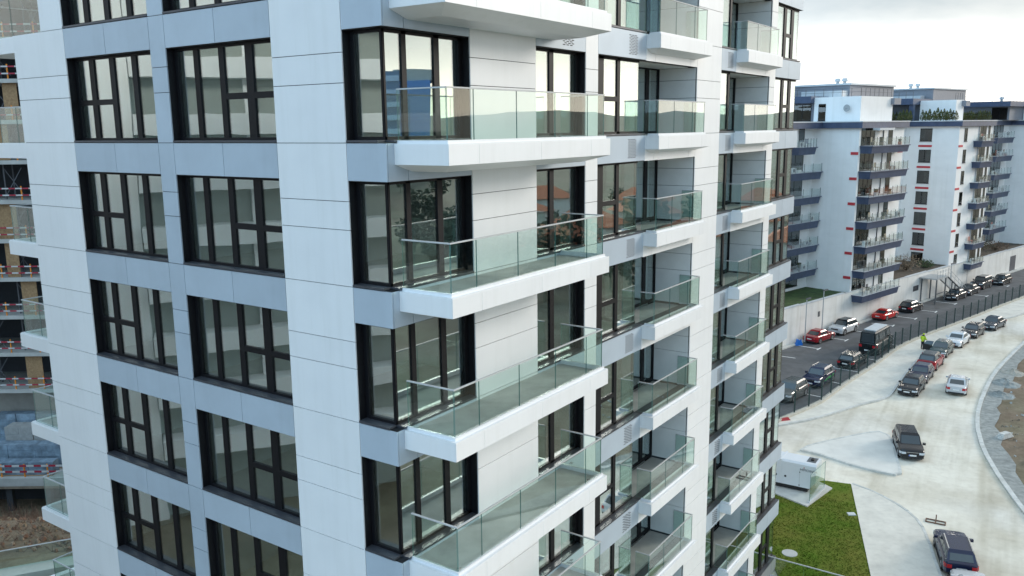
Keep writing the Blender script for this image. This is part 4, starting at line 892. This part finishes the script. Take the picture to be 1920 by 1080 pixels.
# ------------------------------------------------------------------ generator, lawn furniture, street bits
GEN = mat('generator_white', (.66, .68, .70), .45, 0, .03, 1)
gd = Vector((20.5 - 17.3, 51.6 - 54.0, 0)); gang = R(-33)
gen = empty('generator', (17.95, 52.55, .2), gang, label='white diesel generator container on the concrete pad beside the lawn', cat='generator')
GL, GW, GH = 4.3, 1.5, 1.95
gx0, gx1 = -2.3, 2.0
for a, b in ((gx0, -.25), (-.2, gx1)):
    s_ = MB(); s_.hull([(a, -GW / 2, .3), (b if b < 1 else b - .35, -GW / 2, .3), (b if b < 1 else b - .35, GW / 2, .3), (a, GW / 2, .3)], [(a, -GW / 2, .75), (b, -GW / 2, .75), (b, GW / 2, .75), (a, GW / 2, .75)], GEN)
    s_.box(a, b, -GW / 2, GW / 2, .75, GH - .12, GEN); s_.hull([(a, -GW / 2, GH - .12), (b, -GW / 2, GH - .12), (b, GW / 2, GH - .12), (a, GW / 2, GH - .12)], [(a, -GW / 2 + .14, GH), (b, -GW / 2 + .14, GH), (b, GW / 2 - .14, GH), (a, GW / 2 - .14, GH)], GEN)
    s_.build('housing', gen)
bx(-.28, -.17, -GW / 2 - .02, GW / 2 + .02, .32, GH + .02, GEN).build('seam_cover', gen)
bx(gx0 + .1, gx1 - .5, -GW / 2 + .15, GW / 2 - .15, .0, .3, TRIM).build('base_frame', gen)
for x in (-1.5, ): bx(x - .3, x + .5, -GW / 2 - .1, -GW / 2 + .2, -.02, .12, STEELP).build('support', gen)
for x, z, r_ in ((-1.15, 1.32, .16), (-.5, .85, .07), (.1, .85, .07)): MB().tube((x, -GW / 2 - .012, z), (x, -GW / 2 + .01, z), r_, TRIM, 14).build('port', gen)
for x, z in ((-1.9, 1.35), (-1.9, .5), (1.0, 1.3), (1.0, .42)): bx(x - .03, x + .03, -GW / 2 - .02, -GW / 2, z - .03, z + .03, TRIM).build('latch', gen)
bx(1.3, 1.85, -.35, .5, GH, GH + .02, STEEL).build('exhaust_grille', gen); bx(1.5, 1.7, -.1, .2, GH + .02, GH + .1, TRIM).build('exhaust_cap', gen)
bx(.99, 1.005, -GW / 2 - .006, -GW / 2, .45, 1.4, STEELP).build('door_seam', gen)
bx(-1.2, -1.0, -GW / 2 + .1, -GW / 2 + .3, .05, .3, mat('orange_cap', (.8, .15, .03), .5)).build('drain_cap', gen)
fc = bpy.data.curves.new('lettering', 'FONT'); fc.body = 'HIMOINSA'; fc.size = .23; fc.extrude = .002
fo = bpy.data.objects.new('lettering', fc); C.objects.link(fo); fo.parent = gen; fc.materials.append(mat('letter_dark', (.05, .05, .06), .5)); lme = bpy.data.meshes.new_from_object(fo); bpy.data.objects.remove(fo)
fo = put('lettering', lme, gen, (1.0, -GW / 2 - .008, 1.42)); fo.rotation_euler = (R(90), 0, 0)
fm = MB(); fm.poly([(1.21, -GW / 2 - .012, 1.62), (1.31, -GW / 2 - .012, 1.62), (1.26, -GW / 2 - .012, 1.70)], TAILL); fm.build('emblem', gen)
pad = slab('concrete_pad', PADP, -.02, .17, mat('pad_concrete', (.52, .51, .48), .85, 0, .08, 1.5))
scr = empty('glass_screen', (18.5, 49.75, .17), hd(20.3 - 18.5, 52.0 - 49.75), label='clear glass screen standing at the end of the generator pad', cat='glass screen')
bx(0, 2.75, -.012, .012, .05, 1.85, BGLASS, edge=GEDGE).build('pane', scr); bx(-.1, 2.9, -.06, .06, -.02, .06, COPING).build('rail', scr)
tag(MB().tube((15.25, 43.5, .085), (15.25, 43.5, .12), .42, mat('manhole_concrete', (.45, .46, .45), .8), 22).build('manhole_cover'), 'round grey manhole cover set in the lawn near the tower', 'manhole cover')
mh = bx(20.3, 20.75, 48.0, 48.35, .08, .16, COPING).build('inspection_cover'); tag(mh, 'small white square inspection cover at the lawn edge', 'inspection cover')
gb = empty('terrace_balustrade', (12.6, 41.9, 0), hd(16.4 - 13.6, 39.3 - 41.2), label='low glass balustrade with white rail at the foot of the tower', cat='balustrade')
for i in range(4): bx(i * 1.4 + .01, i * 1.4 + 1.39, -.01, .01, .1, 1.08, BGLASS, edge=GEDGE).build('glass_panel', gb)
bx(0, 5.6, -.03, .03, 1.08, 1.12, RAIL).build('handrail', gb); bx(0, 5.6, -.05, .05, 0, .1, COPING).build('base_rail', gb)
rb = empty('road_barrier', (24.6, 47.3, .0), hd(.84, -.5), label='rusty flat steel barrier lying on the road near the parked estate', cat='barrier'); RUST = mat('rust', (.16, .09, .06), .85, 0, .3, 6)
for b in ((0, 1.1, 0, .06, 0, .06), (0, 1.1, .42, .48, 0, .06), (0, .06, .06, .42, .001, .06), (1.04, 1.1, .06, .42, .001, .06), (.52, .58, .06, .42, .001, .06)): bx(*b, RUST).build('bar', rb)
bx(.52, .58, .5, .56, 0, .35, RUST).build('upright', rb)
# rubble on the dirt at the right edge, gravel heaps, rusty post
RUB = [mat('rubble_%d' % i, c, .9, 0, .2, 4) for i, c in enumerate(((.35, .36, .34), (.22, .17, .12), (.5, .51, .5), (.28, .25, .21)))]
rnd = random.Random(5)
def gz(x, y): return max(ground_z(x, y), -.0)
rub = MB()
for _ in range(2600):
    i = rnd.randrange(2, len(rk) - 1); p = rk[i]; dd = rnd.uniform(2.0, 12); 
    if not (45 < p[1] < 100): continue
    x, y = p[0] + dd * .9 + rnd.uniform(-.5, .5), p[1] - dd * .35; z = ground_z(x, y); s = rnd.uniform(.04, .2) * rnd.uniform(.5, 1)
    q = [(x + s * rnd.uniform(.5, 1) * math.cos(a), y + s * rnd.uniform(.5, 1) * math.sin(a), z - .05) for a in (0, 1.3, 2.6, 3.9, 5.2)]
    rub.hull(q, [(x + (a - x) * .6, y + (b - y) * .6, z + s * rnd.uniform(.4, 1.1)) for a, b, c in q], rnd.choice(RUB))
tag(rub.build('rubble'), 'scattered stones and broken rubble on the dirt by the gravel verge', 'rubble', kind='stuff')
def heap(x, y, r_, h, m, label, sd):
    f = MB(); n = 16; rings = []; rn = random.Random(sd); n = 22
    for k in range(6):
        t = k / 5; rings.append([(x + r_ * (1 - t) * (1 + .15 * rn.uniform(-1, 1)) * math.cos(2 * math.pi * i / n), y + r_ * (1 - t) * (1 + .15 * rn.uniform(-1, 1)) * math.sin(2 * math.pi * i / n), -.06 + h * t ** .9 + rn.uniform(-.07, .07) * (t > 0)) for i in range(n)])
    o = loft(rings, m).build('gravel_heap'); tag(o, label, 'gravel heap')
heap(45.0, 74.5, 1.3, .5, GRAVEL, 'low grey gravel heap on the verge near the driving silver saloon', 1); heap(42.6, 71.2, 1.2, .4, GRAVEL, 'flatter grey gravel heap nearest the kerb bend', 2)
heap(47.6, 77.8, 1.1, .45, mat('sand_pale', (.36, .33, .28), .95, 0, .12, 3), 'small pale sand heap at the upper end of the verge', 3)
po = MB(); po.tube((0, 0, -.3), (.15, 0, 3.6), .1, RUST, 8, .08); 
o = po.build('rusty_post', None, (37.9, 59.3, 0)); tag(o, 'rusty steel post standing in the dirt at the right edge', 'post')
for i, (x, y, c, lb) in enumerate(((37.2, 61.0, .55, 'dusty pale stack of boards on the dirt beside the rusty post'), (36.6, 56.0, .35, 'greenish broken slabs lying on the dirt below the rusty post'))):
    e = empty('debris_stack', (x, y, gz(x, y)), .5 + i, label=lb, cat='debris')
    for j in range(4): bx(-.7 + .1 * j, .7 - .07 * j, -.3 + .03 * j, .3 - .02 * j, .09 * j, .09 * j + .08, mat('debris_%d' % i, (c, c * .98, c * .92), .8, 0, .2, 4)).build('board', e)

# ------------------------------------------------------------------ construction site behind the tower
CONC = mat('raw_concrete', (.46, .46, .44), .9, 0, .12, .8, bump=.2, bscale=5)
OSB = mat('osb_board', (.33, .21, .11), .85, 0, .2, 7); ORA = mat('orange_post', (.75, .25, .02), .6); TAPER = mat('tape_red', (.36, .02, .045), .6); TAPEW = mat('tape_white', (.55, .55, .55), .6)
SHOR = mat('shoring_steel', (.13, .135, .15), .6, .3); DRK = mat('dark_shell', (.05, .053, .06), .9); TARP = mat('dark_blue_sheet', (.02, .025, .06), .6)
ub = empty('unfinished_building', (-45, 70, 0), 0, label='unfinished concrete building with shored floors and red white barriers behind the tower', cat='construction')
rnd = random.Random(11)
slz = [1.89 + 3.24 * i for i in range(13)]
for i, z in enumerate(slz):
    bx(-30, 26, 0, 14, z - .32, z, CONC).build('floor_slab', ub)
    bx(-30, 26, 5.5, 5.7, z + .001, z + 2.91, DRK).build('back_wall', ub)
    for x in [-28 + 3.1 * j for j in range(18)]:
        s_ = MB(); s_.tube((x, .9, z), (x, .9, z + 2.9), .06, SHOR, 5); s_.tube((x, 2.2, z), (x, 2.2, z + 2.9), .06, SHOR, 5); s_.tube((x, .9, z + .3), (x + 1.5, .9, z + 2.6), .035, SHOR, 4); s_.tube((x + 1.5, .92, z + .3), (x, .92, z + 2.6), .035, SHOR, 4); s_.build('shoring_prop', ub)
    for x in (-9.5, -2.5, 3.2, 8.2, 15): 
        if rnd.random() < .75: xx = x + rnd.uniform(-1.5, 1.5); bx(xx, xx + rnd.uniform(.9, 1.7), .35, .4, z + .01, z + 2.9, OSB).build('board_panel', ub)
    if i % 2: bx(-2.2, -.6, .6, .7, z + .01, z + 2.7, TARP).build('hanging_sheet', ub)
    bx(6.5, 9.5, 3.0, 3.1, z + .01, z + 2.9, CONC).build('concrete_wall', ub)
    for x in [-10 + 2.45 * j for j in range(12)]: bx(x, x + .09, .06, .14, z, z + 1.15, ORA).build('barrier_post', ub)
    for h in (.35, .9):
        t = MB(); x = -10.0; c = 0
        while x < 18: t.box(x, x + .55, .0, .045, z + h, z + h + .11, TAPER if c % 2 else TAPEW); x += .55; c += 1
        t.build('barrier_tape', ub)
bx(-20, 22, -4.5, 14, -5.0, -4.3, CONC).build('deck', ub)
bx(-20, 22, 2.5, 2.7, -4.29, 1.55, mat('block_wall', (.30, .28, .25), .9, 0, .1, 1)).build('ground_wall', ub)
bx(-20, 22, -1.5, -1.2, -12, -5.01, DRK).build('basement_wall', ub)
bx(-12, 15, -4.42, -4.37, -5.25, -4.98, mat('timber_edge', (.30, .24, .18), .85, 0, .2, 3)).build('deck_edge', ub)
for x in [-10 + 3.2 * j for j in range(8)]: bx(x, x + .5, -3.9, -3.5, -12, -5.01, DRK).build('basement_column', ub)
BLU = mat('wrapped_insulation', (.20, .27, .34), .6, 0, .35, 1.5); PAL = mat('grey_paving_stack', (.33, .33, .32), .9, 0, .12, 3)
def stack(x, y, z, w_, d_, n, h_, m_, label, nm='material_stack'):
    e = empty(nm, (x, y, z), rnd.uniform(-.06, .06), label=label, cat='stack')
    for i in range(n):
        for j in range(3): bx(-w_ / 2 + w_ / 3 * j + .02, -w_ / 2 + w_ / 3 * (j + 1) - .02, -d_ / 2 + rnd.uniform(0, .1), d_ / 2, i * h_ + .01, (i + 1) * h_ - .01, m_).build('pack', e)
    bx(-w_ / 2, w_ / 2, -d_ / 2 - .15, d_ / 2, -.0, .009, OSB).build('pallet', e)
stack(-41.2, 66.6, -4.3, 6.2, 1.0, 2, .55, BLU, 'long low stack of wrapped blue grey boards at the deck edge')
stack(-41.5, 68.3, -4.3, 7.0, 1.2, 4, .5, BLU, 'taller stack of blue grey boards behind the low one')
stack(-41.8, 69.8, -4.3, 3.6, 1.4, 5, .62, PAL, 'grey stack of paving blocks under the construction floors')
stack(-42.6, 71.2, -4.3, 5.2, 1.0, 6, .62, BLU, 'blue wrapped insulation packs behind the grey paving stack')
bar = empty('site_barrier', (-46, 65.75, -4.3), 0, label='red white site barrier with orange posts along the deck edge', cat='barrier')
for j in range(8): bx(j * 1.9, j * 1.9 + .1, 0, .08, 0, 1.1, ORA).build('post', bar)
for h in (.4, .9):
    t = MB(); x = 0; c = 0
    while x < 13.5: t.box(x, x + .6, -.05, -.005, h, h + .15, TAPER if c % 2 else TAPEW); x += .6; c += 1
    t.build('tape', bar)
# dry shrubs and the ramp below the left balconies
tw = MB()
for _ in range(1500):
    x, y = rnd.uniform(-44, -22), rnd.uniform(45, 66); z = ground_z(x, y)
    for _k in range(3): tw.tube((x, y, z - .05), (x + rnd.uniform(-.5, .5), y + rnd.uniform(-.3, .3), z + rnd.uniform(.4, 1.5) * (1.0 if y > 58 else .28)), .02, mat('dry_twig', (.15, .10, .075), .95, 0, .3, 2), 3, .006)
for _ in range(1600):
    x, y = rnd.uniform(-44, -22), rnd.uniform(45, 66); z = ground_z(x, y); s = rnd.uniform(.05, .28)
    q = [(x + s * rnd.uniform(.5, 1) * math.cos(a), y + s * rnd.uniform(.5, 1) * math.sin(a), z - .06) for a in (0, 1.3, 2.6, 3.9, 5.2)]
    tw.hull(q, [(x + (a - x) * .5, y + (b - y) * .5, z + s * rnd.uniform(.2, .7)) for a, b, c in q], rnd.choice((DIRT, RUB[1], mat('rust_soil', (.17, .095, .06), .95, 0, .3, 2))))
tag(tw.build('dry_undergrowth'), 'dry brown undergrowth, twigs and clods on the slope below the site deck', 'undergrowth', kind='stuff')
rmp = empty('terrace_wall', (1.6, -2.4, 0), 0, label='white sloping terrace wall with glass balustrade at the bottom left corner', cat='terrace wall')
w_ = MB(); a, b = Vector((-29.5, 40.6, 0)), Vector((-20.0, 46.4, 0)); 
w_.hull([(a.x, a.y, -1), (b.x, b.y, -1), (b.x - .2, b.y + .3, -1), (a.x - .2, a.y + .3, -1)], [(a.x, a.y, .2), (b.x, b.y, 1.6), (b.x - .2, b.y + .3, 1.6), (a.x - .2, a.y + .3, .2)], CONC_W); w_.build('sloping_wall', rmp)
MB().hull([(-32, 42.0, -.6), (-20, 47.0, -.6), (-20, 48.2, -.6), (-32, 43.2, -.6)], [(-32, 42.0, .55), (-20, 47.0, .55), (-20, 48.2, .55), (-32, 43.2, .55)], mat('pale_green_roofing', (.42, .47, .42), .7)).build('terrace_floor', rmp)
pn = [(-32 + 2.4 * i, 43.0 + 1.02 * i) for i in range(6)]
for p, q in zip(pn, pn[1:]): MB().hull([(p[0], p[1], .55), (q[0], q[1], .55), (q[0], q[1] + .02, .55), (p[0], p[1] + .02, .55)], [(p[0], p[1], 1.6), (q[0], q[1], 1.6), (q[0], q[1] + .02, 1.6), (p[0], p[1] + .02, 1.6)], BGLASS).build('glass_panel', rmp)
MB().tube((pn[0][0], pn[0][1], 1.62), (pn[-1][0], pn[-1][1], 1.62), .035, RAIL, 6).build('handrail', rmp)

# ------------------------------------------------------------------ surroundings that the window glass reflects
tw2 = empty('twin_tower', (-38, 0, 0), 0, label='neighbouring white tower mirrored in the windows of the shaded facade', cat='apartment tower')
for y0, y1 in ((25.4, 33), (-2, 2.0)): bx(-12, .4, y0, y1, -2, 40, WHITE).build('wall', tw2)
bx(-12, -.3, 2.0, 25.4, -2, 40, mat('sky_toned_glazing', (.30, .33, .31), .25, spec=.7)).build('glazing', tw2)  # glazing base colour lightened to stand in for the sky it reflects
for i in range(12):
    z = 26.5 - 3.2 * 7 + 3.2 * i; bx(-.29, 1.2, 2.05, 25.3, z, z + 1.15, WHITE).build('balcony', tw2)
    for y in (7, 12.5, 18.5): bx(-.29, .1, y, y + .7, z + 1.151, z + 3.19, WHITE).build('pier', tw2)
ob = empty('office_building', (251.6, 78.4, 8), R(13.2), label='blue glass office building mirrored in the topmost corner window', cat='office building')
bx(-10, 10, -13, 0, 0, 33, mat('grey_blue_glazing', (.07, .12, .2), .15, spec=.7)).build('glazing', ob)
for i in range(8): bx(-10.3, 10.3, -13.3, -.1, 2 + i * 4, 3.6 + i * 4, mat('grey_spandrel', (.42, .47, .55), .5)).build('floor_band', ob)
bx(-10.5, 10, .01, 9, 0, 30, mat('deep_blue_glazing', (.06, .17, .40), .2, spec=.6)).build('glazing', ob); bx(-9, 9, -2, 10, 30.01, 33.5, mat('roof_plant', (.4, .38, .34), .8)).build('roof_plant', ob)
ROOF = mat('terracotta_roof', (.42, .13, .06), .85, 0, .2, 2); HW = mat('house_render', (.55, .48, .40), .9)
for i, (x, y) in enumerate(((88, 60), (104, 74), (96, 88), (118, 92), (126, 70), (112, 110), (140, 104), (134, 130), (90, 104), (150, 86))):
    z = ground_z(x, y); e = empty('house', (x, y, z - .3), rnd.uniform(0, 3), label='low house with terracotta hipped roof on the slope across the road', cat='house', group='houses on the slope')
    bx(-5, 5, -4, 4, 0, 5.5, HW).build('wall', e); MB().hull([(-5.7, -4.7, 5.5), (5.7, -4.7, 5.5), (5.7, 4.7, 5.5), (-5.7, 4.7, 5.5)], [(-2, -.1, 8), (2, -.1, 8), (2, .1, 8), (-2, .1, 8)], ROOF).build('roof', e)
    for sx in (-3, 0, 3): bx(sx - .6, sx + .6, -4.05, -3.99, 1.2, 2.8, CGLASS).build('window', e)
LEAFD = mat('bare_tree_leaf', (.05, .055, .03), .95, 0, .35, .3)
cr_ = leaf_cloud(500, 2.6, 2.6, 3.0, 5.0, .42, LEAFD, False, 9).mesh('crown'); tr_ = MB().tube((0, 0, -.5), (0, 0, 5), .22, DIRT, 6, .1).mesh('trunk')
for i in range(46):
    a = rnd.uniform(-.05, .95); d_ = rnd.uniform(25, 190); x, y = 46 + d_ * math.cos(a), 38 + d_ * math.sin(a)
    if segdist(x, y, RK) < 22 or math.atan2(x, y) < R(36): continue
    e = empty('tree', (x, y, ground_z(x, y)), rnd.uniform(0, 6), label='dark bushy tree on the slope across the road', cat='tree', group='trees on the slope'); s = rnd.uniform(.6, 1.3); e.scale = (s, s, s); put('crown', cr_, e); put('trunk', tr_, e)
